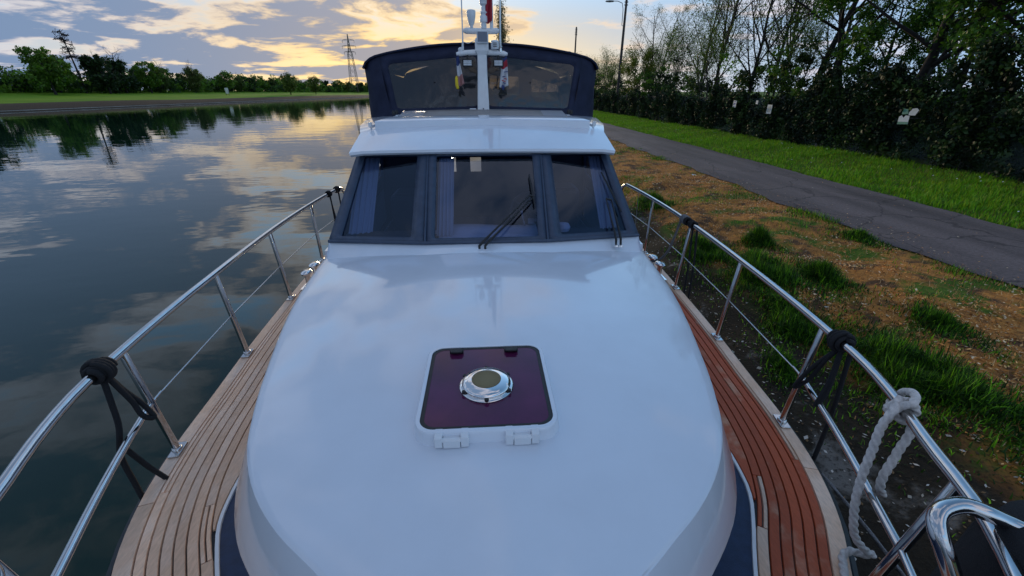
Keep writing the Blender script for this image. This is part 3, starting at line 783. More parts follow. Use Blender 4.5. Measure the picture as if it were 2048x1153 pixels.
place_tree('far_tree', 'far_wispy', -112, 187, 'taller wispy tree left of the white board', 1.02)
place_tree('far_tree', 'far_wispy', -118, 199, 'thin wispy tree behind the white board', .95)
for i, (x, y, s) in enumerate([(-113, 212, .85), (-114, 224, .75), (-116, 238, .78), (-118, 252, .82), (-118, 268, .8), (-122, 290, .9), (-124, 312, .95), (-122, 335, .9), (-118, 352, .9), (-114, 372, .95), (-112, 392, .9), (-108, 412, .95), (-106, 440, 1.0), (-100, 470, 1.1), (-95, 510, 1.1)]):
    place_tree('far_tree', ('far_round', 'far_wispy', 'far_dark')[i % 3], x, y, 'low tree in the far bank tree line right of the white board', s, group='low tree line on the far bank')
place_tree('far_tree', 'far_lone', -92, 226, 'lone green tree on the meadow, left of the pair near the pylon', 1.05)
place_tree('far_tree', 'far_lone', -93, 262, 'lone green tree on the meadow, right of the pair near the pylon', 1.02)
# under-storey and the woods beyond, which read as one mass
r1 = np.random.default_rng(5)


def mass(name, puffs, per, xs, ys, zs, pr, size, cols, label, cat, power=1.3, material=None):
    """foliage gathered in many puffs of differing tone, so that clumps, gaps and depth show"""
    x = r1.uniform(*xs, puffs); y = ys[0] + (ys[1] - ys[0]) * r1.uniform(0, 1, puffs) ** power
    top = zs[1] * (.68 + .2 * np.sin(y * .37 + x * .3) + .16 * np.sin(y * 1.13 + 1) + .12 * np.sin(y * 2.9))
    z = ground_z(x, y) + zs[0] + np.maximum(top, .4) * r1.uniform(0, 1, puffs) ** .8
    rad = pr * r1.uniform(.5, 1.5, puffs)
    e = r1.normal(0, 1, (puffs, per, 3)); e /= np.linalg.norm(e, axis=2)[:, :, None]
    P = np.stack([x, y, z], -1)[:, None, :] + e * (r1.uniform(0, 1, (puffs, per, 1)) ** .4) * rad[:, None, None] * np.array([1, 1, .75])
    P[:, :, 2] = np.maximum(P[:, :, 2], ground_z(P[:, :, 0], P[:, :, 1]) + .03)
    P = P.reshape(-1, 3); n = len(P)
    a = r1.normal(0, 1, (n, 3)); a /= np.linalg.norm(a, axis=1)[:, None]
    b = np.cross(a, r1.normal(0, 1, (n, 3))); b /= np.linalg.norm(b, axis=1)[:, None]
    sz = (size * r1.uniform(.6, 1.4, n))[:, None]
    V = np.stack([P - a * sz, P - b * sz * .6, P + a * sz, P + b * sz * .6], 1).reshape(-1, 3)
    pc = np.array(cols)[r1.integers(0, len(cols), puffs)] * r1.uniform(.6, 1.4, (puffs, 1))
    C = np.repeat(np.repeat(pc, per, 0) * r1.uniform(.7, 1.3, (n, 1)), 4, 0)
    return stuff(name, [(V, np.arange(4 * n).reshape(-1, 4), [], C)], material or leaf_m, label, cat)


mass('undergrowth', 1500, 75, (14.9, 18.8), (5, 95), (0, 4.4), .42, .085, DG + MG + [(.03, .055, .012), (.07, .11, .02)], 'dark tangled undergrowth behind the ivy-clad fence', 'undergrowth', 1.5)
mass('far_wood', 2800, 42, (-127, -113), (70, 620), (-.3, 7.4), 1.5, .38, DG + MG + MG + [(.12, .21, .02)], 'far-off wood behind the trees on the opposite bank', 'wood')
mass('far_wood', 260, 40, (-96, 60), (640, 700), (0, 9.0), 3.0, .9, DG + MG, 'hazy wood across the far end of the canal', 'wood')

# ------------------------------------------------------------------ fence, ivy, notices
fence = empty('wire_fence', (14.3, 30, -.45), 'dark green wire mesh fence overgrown with ivy along the verge', 'fence')
post_m = mat('concrete_post', (0.16, 0.15, 0.14), .9, noise=.4, nscale=8)
net = bpy.data.materials.new('green_wire_mesh'); net.use_nodes = True
_nd, _lk = net.node_tree.nodes, net.node_tree.links; _b = _nd['Principled BSDF']; _b.inputs['Base Color'].default_value = (.022, .038, .034, 1); _b.inputs['Roughness'].default_value = .6
_tr = _nd.new('ShaderNodeBsdfTransparent'); _mx = _nd.new('ShaderNodeMixShader')
_co = _nd.new('ShaderNodeTexCoord'); _w = N(_nd, 'ShaderNodeTexNoise', i_Scale=1.2, i_Detail=5.0); _lk.new(_co.outputs['Object'], _w.inputs['Vector'])
_r = _nd.new('ShaderNodeMapRange'); _lk.new(_w.outputs['Fac'], _r.inputs[0]); _r.inputs[1].default_value = .35; _r.inputs[2].default_value = .65; _r.inputs[3].default_value = .35; _r.inputs[4].default_value = .85
_lk.new(_r.outputs[0], _mx.inputs[0]); _lk.new(_tr.outputs[0], _mx.inputs[1]); _lk.new(_b.outputs[0], _mx.inputs[2]); _lk.new(_mx.outputs[0], _nd['Material Output'].inputs['Surface'])
for i in range(24):
    y = 6 + 3.0 * i
    MB().box((14.35, y, .55), (.10, .10, 2.0)).build('post', post_m, fence, smooth=0)
    if i < 23:
        MB().grid([[(14.33 + .02 * math.sin(a * 3 + i), y + .06 + 2.88 * a / 8, -.42 + 1.85 * b / 3) for a in range(9)] for b in range(4)]).build('mesh_panel', net, fence, smooth=60)
# ivy: thick columns over the posts, curtains and hanging swags, thinner between
np_ = 2900
yc = 5 + 66 * r1.uniform(0, 1, np_) ** 1.75
post = np.round((yc - 6) / 3.0) * 3.0 + 6
yc = np.where(r1.uniform(0, 1, np_) < np.where(yc < 20, .35, .62), post + r1.normal(0, .28, np_), yc)
ztop = 1.5 + .35 * np.sin(yc * .8) + .25 * np.sin(yc * 2.2) + 1.3 * np.clip((20 - yc) / 7, 0, 1)
zc = -.4 + (ztop + .4) * r1.uniform(0, 1, np_) ** .7
xc = 14.25 - np.abs(r1.normal(0, .16, np_)) - .12 * np.clip(zc, 0, 1.5)
rad = r1.uniform(.12, .34, np_); per = 46
e = r1.normal(0, 1, (np_, per, 3)); e /= np.linalg.norm(e, axis=2)[:, :, None]
P = (np.stack([xc, yc, zc], -1)[:, None, :] + e * (r1.uniform(0, 1, (np_, per, 1)) ** .4) * rad[:, None, None] * np.array([.6, 1, 1.25])).reshape(-1, 3)
P[:, 2] = np.maximum(P[:, 2], -.43)
pc = np.array([(.014, .032, .010), (.022, .050, .012), (.010, .020, .008), (.045, .085, .016)])[r1.integers(0, 4, np_)] * r1.uniform(.6, 1.3, (np_, 1))
a_ = r1.normal(0, 1, (len(P), 3)); a_ /= np.linalg.norm(a_, axis=1)[:, None]; b_ = np.cross(a_, r1.normal(0, 1, (len(P), 3))); b_ /= np.linalg.norm(b_, axis=1)[:, None]
sz = (.055 * r1.uniform(.6, 1.4, len(P)))[:, None]
V = np.stack([P - a_ * sz, P - b_ * sz * .7, P + a_ * sz, P + b_ * sz * .7], 1).reshape(-1, 3)
C = np.repeat(np.repeat(pc, per, 0) * r1.uniform(.6, 1.4, (len(P), 1)), 4, 0)
stuff('ivy', [(V, np.arange(4 * len(P)).reshape(-1, 4), [], C)], ivy_m, 'dark ivy covering the fence in columns and hanging curtains', 'ivy')

sign_white = mat('white_sign', (0.74, 0.74, 0.72), .6, noise=.1, nscale=9)
sign_blue = mat('blue_print', (0.05, 0.09, 0.35), .6)
sign_grey = mat('grey_print', (0.45, 0.45, 0.43), .6)
sign_green = mat('green_print', (0.10, 0.28, 0.20), .6)


def notice(y, z, w, h, label, marks, x=13.72):
    e = empty('notice', (x, y, z - h / 2), label, 'sign')
    MB().box((x, y, z), (.012, w, h)).build('board', sign_white, e, smooth=0)
    for my, mz, mw, mh, mm in marks:
        MB().box((x - .0075, y + my * w, z + mz * h), (.003, mw * w, mh * h)).build('print', mm, e, smooth=0)
    MB().box((x + .3, y, z), (.6, .02, .02)).build('bracket', post_m, e, smooth=0)


notice(24.0, 1.13, .30, .34, 'small white notice with blue print on the ivy fence, leftmost', [(0, .32, .6, .16, sign_blue), (.0, .02, .7, .22, sign_blue), (0, -.32, .6, .1, sign_blue)])
notice(22.0, 1.25, .17, .17, 'tiny white square notice between the two larger notices', [(0, 0, .3, .3, sign_grey)])
notice(20.9, .97, .36, .40, 'plain white square notice on the ivy fence', [(0, 0, .62, .62, sign_grey)])
# the torn board half swallowed by ivy
e = empty('torn_sign', (13.6, 13.7, .75), 'torn white and green sign half covered by ivy at the right', 'sign')
MB().prism([(13.60, 13.5, .78), (13.60, 13.86, .76), (13.6, 13.88, .99), (13.6, 13.80, 1.03), (13.6, 13.72, .96), (13.6, 13.66, 1.04), (13.6, 13.52, 1.02)], (.012, 0, 0)).build('board', sign_white, e, smooth=0)
MB().prism([(13.61, 13.36, 1.05), (13.61, 13.58, 1.04), (13.61, 13.60, 1.12), (13.61, 13.52, 1.24), (13.61, 13.38, 1.26), (13.61, 13.30, 1.20)], (.012, 0, 0)).build('board', sign_white, e, smooth=0)
MB().prism([(13.595, 13.5, .78), (13.595, 13.86, .76), (13.595, 13.86, .84), (13.595, 13.5, .85)], (.004, 0, 0)).build('print', sign_green, e, smooth=0)
MB().prism([(13.605, 13.60, 1.08), (13.605, 13.82, 1.06), (13.605, 13.84, 1.24), (13.605, 13.66, 1.22)], (.004, 0, 0)).build('print', sign_green, e, smooth=0)
MB().box((13.95, 13.65, .95), (.68, .03, .03)).build('bracket', post_m, e, smooth=0)

# ------------------------------------------------------------------ lamp posts, pylon, board
pole_m = mat('weathered_pole', (0.07, 0.06, 0.055), .85, noise=.3, nscale=6)
lamp_m = mat('lamp_housing', (0.20, 0.20, 0.21), .5)


def lamp(x, y, zt, label, arm):
    e = empty('street_lamp', (x, y, -.4), label, 'street lamp')
    MB().tube([(x, y, -.4), (x, y, 3), (x, y, zt)], [.17, .15, .11], 10).build('pole', pole_m, e)
    za = zt - arm
    MB().tube([(x - .02, y, za - 2.2), (x - .25, y, za - 2.1), (x - .28, y, za - .7), (x - .42, y, za - .15), (x - .9, y, za + .02), (x - 1.3, y, za + .02)], .035, 8).build('arm', lamp_m, e)
    MB().lathe((x - 1.75, y, za), [(.02, -.45), (.12, -.35), (.17, 0), (.13, .35), (.03, .48)], 12, Matrix.Rotation(R(90), 3, 'Y') @ Matrix.Rotation(R(10), 3, 'X'), sx=.6).build('lamp_head', lamp_m, e)
    for k in range(4):
        for s in (-1, 1):
            MB().lathe((x + s * .16, y, zt - .3 - .25 * k), [(.03, -.05), (.05, 0), (.03, .05)], 8).build('insulator', lamp_m, e)


lamp(15.0, 50.4, 10.9, 'tall grey utility pole with street lamp above the thicket, nearer of two', .75)
lamp(15.0, 76.0, 11.0, 'distant utility pole with street lamp behind the canopy corner', 3.4)
galv = mat('galvanised_steel', (0.20, 0.17, 0.14), .6, metal=.2)
pyl = empty('electricity_pylon', (-112, 412, 2), 'lattice electricity pylon beyond the far bank trees', 'pylon')


def pylon_pt(sx, sy, t):
    w = 3.4 * (1 - t) + .75 * t if t < .72 else max(.12, (3.4 * .28 + .75 * .72) * (1 - t) / .28 * .62 + .05)
    return (-112 + sx * w, 412 + sy * w, 2 + 43.5 * t)


lv = [0, .10, .20, .31, .42, .52, .61, .68, .72, .78, .84, .90, 1.0]
for sx in (-1, 1):
    for sy in (-1, 1):
        MB().tube([pylon_pt(sx, sy, t) for t in lv], .20, 4).build('leg', galv, pyl, smooth=0)
br = MB()
for a, b in zip(lv[:-1], lv[1:]):
    for (p, q) in (((-1, -1), (1, -1)), ((1, -1), (1, 1)), ((1, 1), (-1, 1)), ((-1, 1), (-1, -1))):
        br.tube([pylon_pt(*p, a), pylon_pt(*q, b)], .10, 3, False); br.tube([pylon_pt(*q, a), pylon_pt(*p, b)], .10, 3, False)
        if a in (.10, .2): br.tube([pylon_pt(*p, a), pylon_pt(*q, a)], .12, 3, False)
br.build('bracing', galv, pyl, smooth=0)
for t, L in ((.70, 4.6), (.80, 5.6), (.90, 4.8)):
    z = 2 + 43.5 * t; a = MB()
    for s in (-1, 1):
        a.tube([(-112, 412, z + .9), (-112 + s * L, 412, z)], .13, 4); a.tube([(-112, 412, z), (-112 + s * L, 412, z)], .15, 4)
        a.tube([(-112 + s * L, 412, z), (-112 + s * L, 412, z - 2.0)], .14, 4)
    a.build('crossarm', galv, pyl, smooth=0)
bd = empty('white_board', (-95, 177, 1.0), 'small white board on posts at the edge of the far meadow', 'board')
MB().box((-95, 177, 2.15), (1.7, .12, 1.9), Matrix.Rotation(R(-25), 3, 'Z')).build('panel', sign_white, bd, smooth=0)
for s in (-.7, .7): MB().box((-95 + s * .9, 177 - s * .42, 1.1), (.14, .14, 2.4)).build('post', pole_m, bd, smooth=0)

# ------------------------------------------------------------------ the boat
boat = empty('motor_cruiser', (0, 4.8, WATER), 'white motor cruiser with navy canopy and teak side decks moored along the bank', 'boat')

EDGE = [(-.70, 0.02), (-.62, .20), (-.45, .38), (-.2, .63), (.1, .88), (.5, 1.17), (.91, 1.40), (1.09, 1.51), (1.40, 1.63), (1.70, 1.69), (2.2, 1.74), (2.6, 1.78), (3.5, 1.84), (4.4, 1.88), (6, 1.90), (8, 1.88), (10.6, 1.72)]
edge = catmull([(w, y) for y, w in EDGE], 160)          # (x, y), bow to stern, right side
tang = np.gradient(edge, axis=0); tang /= np.linalg.norm(tang, axis=1)[:, None]
inn = np.stack([-tang[:, 1], tang[:, 0]], -1)           # unit vector towards the middle


def off_curve(d, s=1):
    q = edge + inn * d
    return [(s * max(q[i, 0], .0), q[i, 1]) for i in range(len(q))]


# hull shell
h_ = MB(); rows = []
for d, z in ((0, -.002), (-.012, -.02), (-.02, -.05), (.0, -.07), (.03, -.5), (.12, -.95), (.22, -1.3), (.5, -1.75)):
    rows.append([(x, y, z) for x, y in off_curve(d, 1)] + [(x, y, z) for x, y in off_curve(d, -1)][::-1])
h_.grid(rows, True)
h_.add([(x, y, -1.75) for x, y, z in rows[-1]], [tuple(range(len(rows[-1])))])
hull = h_.build('hull', navy_hull, boat, smooth=40)
rb = MB()
for s in (1, -1): rb.tube([(s * (x + .02), y, -.055) for x, y in off_curve(0, 1)][::2], .028, 8)
rb.build('rubbing_strake', black_rubber, hull)
# deck: a dark bed for the teak, white margin strip, navy panel on the foredeck
d_ = MB()
for s in (1, -1):
    a = off_curve(.006, s); b = off_curve(.51, s)
    d_.grid([[(x, y, -.003) for x, y in a], [(x, y, -.003) for x, y in b]])
deck = d_.build('deck', caulk, boat, smooth=0)
def teak_in(y): return float(np.interp(y, [-1, .93, 1.16, 1.46, 1.8, 2.4], [.334, .334, .352, .405, .455, .50]))


def var_curve(extra, s=1):
    q = edge + inn * np.array([teak_in(y) + extra for y in edge[:, 1]])[:, None]
    return [(s * max(x, 0), y) for x, y in q]


w_ = MB()
for s in (1, -1):
    w_.grid([[(x, y, -.004) for x, y in var_curve(.001, s)], [(x, y, .011) for x, y in var_curve(.003, s)], [(x, y, .011) for x, y in var_curve(.017, s)], [(x, y, -.004) for x, y in var_curve(.019, s)]])
w_.build('margin_strip', white_paint, deck, smooth=30)
n_ = MB(); L_, R_ = var_curve(.014, -1), var_curve(.014, 1)
n_.grid([[(x, y, .002) for x, y in L_], [(0, (a[1] + b[1]) / 2, .002) for a, b in zip(L_, R_)], [(x, y, .002) for x, y in R_]])
n_.build('navy_deck_panel', navy_deck, deck, smooth=0)


def plank(d0, d1, y0, y1, s, m, z=.010):
    """one deck plank between two offsets from the deck edge and two stations along it"""
    ys = [y0] + [y for y in edge[:, 1] if y0 + .01 < y < y1 - .01] + [y1]
    g = .0022; a = MB(); rows = [[], [], [], []]
    for y in ys:
        e = np.array([np.interp(y, edge[:, 1], edge[:, 0]), y]); v = np.array([np.interp(y, edge[:, 1], inn[:, 0]), np.interp(y, edge[:, 1], inn[:, 1])])
        de = d1 if d1 is not None else teak_in(y)
        if (e + v * de)[0] < .03: continue
        for r_, (d, zz) in enumerate(((d0 + g, -.002), (d0 + g + .002, z), (de - g - .002, z), (de - g, -.002))):
            q = e + v * d; rows[r_].append((s * q[0], q[1], zz))
    if len(rows[0]) < 2: return
    a.grid(rows)
    a.add([rows[r][0] for r in range(4)], [(0, 1, 2, 3)]); a.add([rows[r][-1] for r in range(4)], [(3, 2, 1, 0)])
    return a.build('plank', m, deck, smooth=30)


for s in (1, -1):
    board = teak_dry
    inner = teak_wet if s > 0 else teak_dry
    for y0, y1 in ((-.7, 1.388), (1.392, 2.578), (2.582, 4.6), (4.604, 10.5)):
        plank(.0, .070, y0, y1, s, board)
    # the outermost strake is snaped off where the side deck narrows
    plank(.070, .090, 1.44, 10.5, s, board)
    plank(.070, .112, -.6, 1.436, s, inner)
    plank(.090, .112, 1.44, 10.5, s, inner)
    for k in range(4):
        lo = .112 + .044 * k
        plank(lo, lo + .044, -.6, 10.4, s, inner)
    plank(.288, .334, -.6, .95, s, teak_dry); plank(.288, .310, .954, 1.27, s, teak_dry); plank(.310, .332, .954, 1.27, s, inner if s > 0 else teak_dry)
    plank(.288, .332, 1.274, 10.4, s, inner); plank(.332, None, 1.10, 3.6, s, inner)

# coachroof over the fore cabin
TOP = [(.03, .54), (.22, .575), (.44, .70), (.53, .77), (.67, .88), (.81, 1.03), (.93, 1.23), (1.0, 1.42), (1.10, 1.78), (1.25, 2.5), (1.31, 3.1), (1.34, 3.6)]
LIP = [(.03, .41), (.31, .46), (.605, .69), (.705, .783), (.81, .883), (.91, 1.0), (.998, 1.163), (1.07, 1.375), (1.17, 1.77), (1.31, 2.5), (1.37, 3.1), (1.40, 3.6)]
top = catmull(TOP, 70); lip = catmull(LIP, 70)


def centre_z(y): return np.interp(y, [.4, 1.0, 2.0, 3.1, 3.8], [.555, .585, .605, .615, .615])


def roof_z(x, y, w, edge_z=.50): return edge_z + (centre_z(y) - edge_z) * (1 - (min(abs(x) / w, 1)) ** 2.2)


tr = MB(); rows = []
for (w, y), (lw, ly) in zip(top, lip):
    row = [(-max(lw - .11, .01), ly + .10, .004), (-max(lw - .09, .015), ly + .08, .24), (-lw, ly, .282), (-(lw * .96 + w * .04), ly * .96 + y * .04, .305), (-(lw * .03 + w * .97), ly * .03 + y * .97, .494)]
    for f in np.concatenate([[-1, -.985, -.96], np.linspace(-.9, .9, 25), [.96, .985, 1]]):
        x = f * w; z = roof_z(x, y, w) - (.004 if abs(f) == 1 else 0); row.append((x, y, z))
    row += [(-p[0], p[1], p[2]) for p in row[4::-1]]
    rows.append(row)
tr.grid(rows)
trunk = tr.build('coachroof', gelcoat, boat, smooth=28)

# deck hatch on the coachroof
def round_rect(cx, cy, w, h, r, n=8):
    out = []
    for sx, sy, a0 in ((1, 1, 0), (-1, 1, 90), (-1, -1, 180), (1, -1, 270)):
        for k in range(n + 1):
            a = R(a0 + 90 * k / n); out.append((cx + sx * (w / 2 - r) + r * math.cos(a), cy + sy * (h / 2 - r) + r * math.sin(a)))
    return out


HX, HY, HZ = -.018, 1.395, .583
fr = MB()
o1, o2, o3, i3 = (round_rect(HX, HY, .545, .575, .075), round_rect(HX, HY, .53, .56, .07), round_rect(HX, HY, .52, .55, .065), round_rect(HX, HY, .492, .522, .055))
fr.grid([[(x, y, HZ - .02) for x, y in o1], [(x, y, HZ + .046) for x, y in o2], [(x, y, HZ + .052) for x, y in o3], [(x, y, HZ + .052) for x, y in i3], [(x, y, HZ + .03) for x, y in i3]], True)
hatch = fr.build('hatch', gelcoat, boat, smooth=40)
g_ = MB(); lp = round_rect(HX, HY, .490, .520, .054); g_.prism([(x, y, HZ + .030) for x, y in lp], (0, 0, .017)); g_.build('pane', purple, hatch, smooth=30, bevel=.003)
sl = MB(); a_, b_ = round_rect(HX, HY, .493, .523, .055), round_rect(HX, HY, .462, .492, .045)
sl.grid([[(x, y, HZ + .0476) for x, y in a_], [(x, y, HZ + .0482) for x, y in b_]], True); sl.build('seal', black_rubber, hatch, smooth=0)
for sx in (-.135, .115):
    MB().box((HX + sx, HY + .222, HZ + .057), (.062, .022, .016)).box((HX + sx, HY + .208, HZ + .062), (.052, .016, .010)).build('handle', black_rubber, hatch, smooth=30, bevel=.003)
for sx in (-.125, .125):
    hg = MB()
    for q in (-.046, .046): hg.box((HX + sx + q, HY - .280, HZ + .028), (.028, .050, .044))
    hg.box((HX + sx, HY - .284, HZ + .022), (.060, .046, .034)); hg.tube([(HX + sx - .062, HY - .296, HZ + .034), (HX + sx + .062, HY - .296, HZ + .034)], .009, 10)
    hg.build('hinge', plastic_white, hatch, smooth=30, bevel=.004)
VC = (HX + .0, HY - .02, HZ + .0465)
vt = MB().lathe(VC, [(.108, .0), (.110, .005), (.106, .009), (.095, .010), (.100, .017), (.099, .021), (.088, .028), (.072, .0325), (.060, .034), (.058, .032)], 40)
vent = vt.build('vent', chrome, hatch, smooth=50)
vm_ = MB().lathe((VC[0], VC[1], VC[2] + .031), [(.058, 0), (.058, .0015), (.03, .003), (.001, .0035)], 32)
for k in range(-11, 12):
    x = k * .005; L = math.sqrt(max(0, .058 ** 2 - x * x))
    vm_.box((VC[0] + x, VC[1], VC[2] + .0345), (.0016, 2 * L, .003))
vm_.build('vent_mesh', vent_mesh_m, hatch, smooth=0)
for k in range(6):
    a = R(30 + 60 * k); MB().lathe((VC[0] + .103 * math.cos(a), VC[1] + .103 * math.sin(a), VC[2] + .008), [(.009, 0), (.009, .009), (.004, .011)], 10).build('vent_screw', black_rubber, hatch)

# wheelhouse: windscreen coaming, frames and panes
B0 = [(-1.28, 3.30, .615), (-.485, 3.13, .640), (.485, 3.13, .640), (1.28, 3.30, .615)]
T0 = [(-1.165, 4.12, 1.225), (-.515, 4.02, 1.235), (.515, 4.02, 1.235), (1.165, 4.12, 1.225)]
co_ = MB(); rows = [[], [], [], [], []]
for x in np.linspace(-1.285, 1.285, 53):
    ax_ = abs(x); yb = float(np.interp(ax_, [0, .485, 1.28], [3.125, 3.13, 3.30])); zb = float(np.interp(ax_, [0, .485, 1.28], [.643, .640, .615]))
    yf = yb - .14 + .04 * (ax_ / 1.28) ** 3; zf = roof_z(x, yf, float(np.interp(yf, top[:, 1], top[:, 0])))
    rows[0].append((x, yf - .01, zf - .012)); rows[1].append((x, yf, zf + .001)); rows[2].append((x, (yf + yb) / 2 + .02, zf * .45 + zb * .55)); rows[3].append((x, yb, zb + .001)); rows[4].append((x, yb + .12, zb - .03))
co_.grid(rows)
for s in (1, -1):
    co_.add([(s * 1.285, 3.20, .40), (s * 1.285, 3.45, .40), (s * 1.285, 3.42, .60), (s * 1.285, 3.30, .617), (s * 1.285, 3.20, .53)], [(0, 1, 2, 3, 4)])
co_.build('windscreen_coaming', gelcoat, boat, smooth=25)


def lerp3(a, b, t): return tuple(a[i] + (b[i] - a[i]) * t for i in range(3))


def quad(a, b, c, d, u, v):
    return Vector(lerp3(lerp3(a, b, u), lerp3(d, c, u), v))


def panel_with_hole(mb, P, rect, r=.04, n=9, square=True):
    """P(u, v) surface patch over the unit square with a rounded opening; returns the opening's loop"""
    u0, u1, v0, v1 = rect; cu, cv = (u0 + u1) / 2, (v0 + v1) / 2
    inner, outer = [], []
    for x, y in round_rect(cu, cv, u1 - u0, v1 - v0, r, n):
        inner.append((x, y))
    for k, (x, y) in enumerate(inner):
        q, j = divmod(k, n + 1); sx, sy = ((1, 1), (-1, 1), (-1, -1), (1, -1))[q]; f = j / n
        # walk the outer square in step with the rounded corner
        cx, cy = (1 if sx > 0 else 0), (1 if sy > 0 else 0)
        if (sx * sy > 0): a, b = (cx, y), (x, cy)
        else: a, b = (x, cy), (cx, y)
        if f < .5: t = f * 2; o = (a[0] + (cx - a[0]) * t, a[1] + (cy - a[1]) * t)
        else: t = f * 2 - 1; o = (cx + (b[0] - cx) * t, cy + (b[1] - cy) * t)
        outer.append(o)
    I = [P(*p) for p in inner]; O = [P(*p) for p in outer]
    mb.grid([O, I], True)
    return I


ws_frame = MB(); panes = []; FW = .0
cfg = [(B0[0], B0[1], T0[1], T0[0], (.115, .86, .05, .93)), (B0[1], B0[2], T0[2], T0[1], (.075, .925, .04, .93)), (B0[2], B0[3], T0[3], T0[2], (.14, .885, .05, .93))]
for a, b, c, d, rect in cfg:
    panes.append(panel_with_hole(ws_frame, lambda u, v, a=a, b=b, c=c, d=d: quad(a, b, c, d, u, v), rect, .02, 3))
ws = ws_frame.build('windscreen', frame_paint, boat, smooth=20, solid=.035)
for pn in panes:
    c = sum((Vector(p) for p in pn), Vector()) / len(pn)
    MB().add(list(pn) + [c], [(i, (i + 1) % len(pn), len(pn)) for i in range(len(pn))]).build('pane', glass_ws, ws, smooth=60)
for sgn, b, t in ((-1, B0[1], T0[1]), (1, B0[2], T0[2])):
    nrm = Vector((0, -.6, .8)) * .012
    MB().tube([Vector(b) + nrm + Vector((sgn * .0, 0, .01)), Vector(t) + nrm], .009, 8).build('mullion_bead', frame_paint, ws)
MB().tube([Vector(p) + Vector((0, -.012, .012)) for p in B0], .014, 8).build('bottom_bead', frame_paint, ws)

# wheelhouse sides, back bulkhead and what shows of the inside
for s in (1, -1):
    a, b, c, d = (s * 1.30, 3.33, .52), (s * 1.50, 6.3, .45), (s * 1.40, 6.3, 1.36), (s * 1.165, 4.12, 1.22)
    sd = MB(); I = panel_with_hole(sd, lambda u, v: quad(a, b, c, d, u, v), (.12, .94, .22, .90), .03, 3)
    side = sd.build('wheelhouse_side', frame_paint, boat, smooth=20, solid=.03)
    cc = sum((Vector(p) for p in I), Vector()) / len(I)
    MB().add(list(I) + [cc], [(i, (i + 1) % len(I), len(I)) for i in range(len(I))]).build('pane', glass_ws, side, smooth=60)
    MB().grid([[(s * 1.395, 3.4, -.01), (s * 1.52, 6.4, -.01), (s * 1.55, 8.0, -.01)], [(s * 1.33, 3.33, .53), (s * 1.505, 6.4, .46), (s * 1.54, 8.0, .46)]]).build('cabin_side', gelcoat, boat, smooth=0, solid=.03)
bk = MB(); xs = [-1.49, -.475, -.415, -.21, -.055, 1.49]; zs = [-.4, .675, .925, 1.40]
for i in range(5):
    for j in range(3):
        if j == 1 and i in (1, 3): continue
        bk.add([(xs[i], 6.2, zs[j]), (xs[i + 1], 6.2, zs[j]), (xs[i + 1], 6.2, zs[j + 1]), (xs[i], 6.2, zs[j + 1])], [(0, 1, 2, 3)])
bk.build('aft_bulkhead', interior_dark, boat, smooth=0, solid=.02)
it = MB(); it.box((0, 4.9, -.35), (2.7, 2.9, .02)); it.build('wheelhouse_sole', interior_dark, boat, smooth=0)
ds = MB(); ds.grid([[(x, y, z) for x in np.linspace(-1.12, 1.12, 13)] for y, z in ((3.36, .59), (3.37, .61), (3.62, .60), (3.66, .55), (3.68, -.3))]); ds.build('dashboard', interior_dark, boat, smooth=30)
dc = MB(); dc.grid([[(x, 3.27 + .33 * v, .625 + .010 * math.sin(7 * x + 3 * v) + .02 * v) for x in np.linspace(-.40, .44, 15)] for v in np.linspace(0, 1, 5)]); dc.build('dash_cover', interior_cloth, boat, smooth=60, solid=.01)
for (x0, x1, y0, y1, zt) in ((-1.17, -.98, 3.45, 3.50, 1.16), (-.42, -.28, 3.36, 3.36, 1.17), (1.0, 1.17, 3.48, 3.52, 1.16)):
    cu = MB(); cu.grid([[(x0 + (x1 - x0) * u + .0 * v, y0 + (y1 - y0) * u + .65 * v * (zt - .63) / .55 + .018 * math.sin(u * 28 + v), .63 + (zt - .63) * v) for u in np.linspace(0, 1, 28)] for v in np.linspace(0, 1, 6)]); cu.build('curtain', curtain_m, boat, smooth=60)
hw = MB(); Mh = Matrix.Translation((.40, 3.78, .72)) @ Matrix.Rotation(R(65), 4, 'X')
hw.tube([Mh @ Vector((.17 * math.cos(a), .17 * math.sin(a), 0)) for a in np.linspace(0, 2 * math.pi, 33)], .011, 8)
for k in range(5): a = R(72 * k); hw.tube([Mh @ Vector((0, 0, 0)), Mh @ Vector((.165 * math.cos(a), .165 * math.sin(a), 0))], .007, 6)
hw.build('steering_wheel', black_rubber, boat)
MB().box((.42, 3.62, .66), (.10, .06, .09)).tube([(.34, 3.58, .64), (.31, 3.56, .78)], .010, 8).tube([(.31, 3.56, .78), (.30, 3.555, .80)], .016, 8).build('throttle', steel, boat, smooth=30)
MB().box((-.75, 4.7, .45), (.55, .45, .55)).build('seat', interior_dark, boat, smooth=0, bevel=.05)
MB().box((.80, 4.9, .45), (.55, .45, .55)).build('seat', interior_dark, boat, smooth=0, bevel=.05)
MB().lathe((.66, 3.42, .64), [(.001, 0), (.05, .0), (.06, .03), (.045, .06), (.001, .07)], 16).build('cushion', interior_cloth, boat)

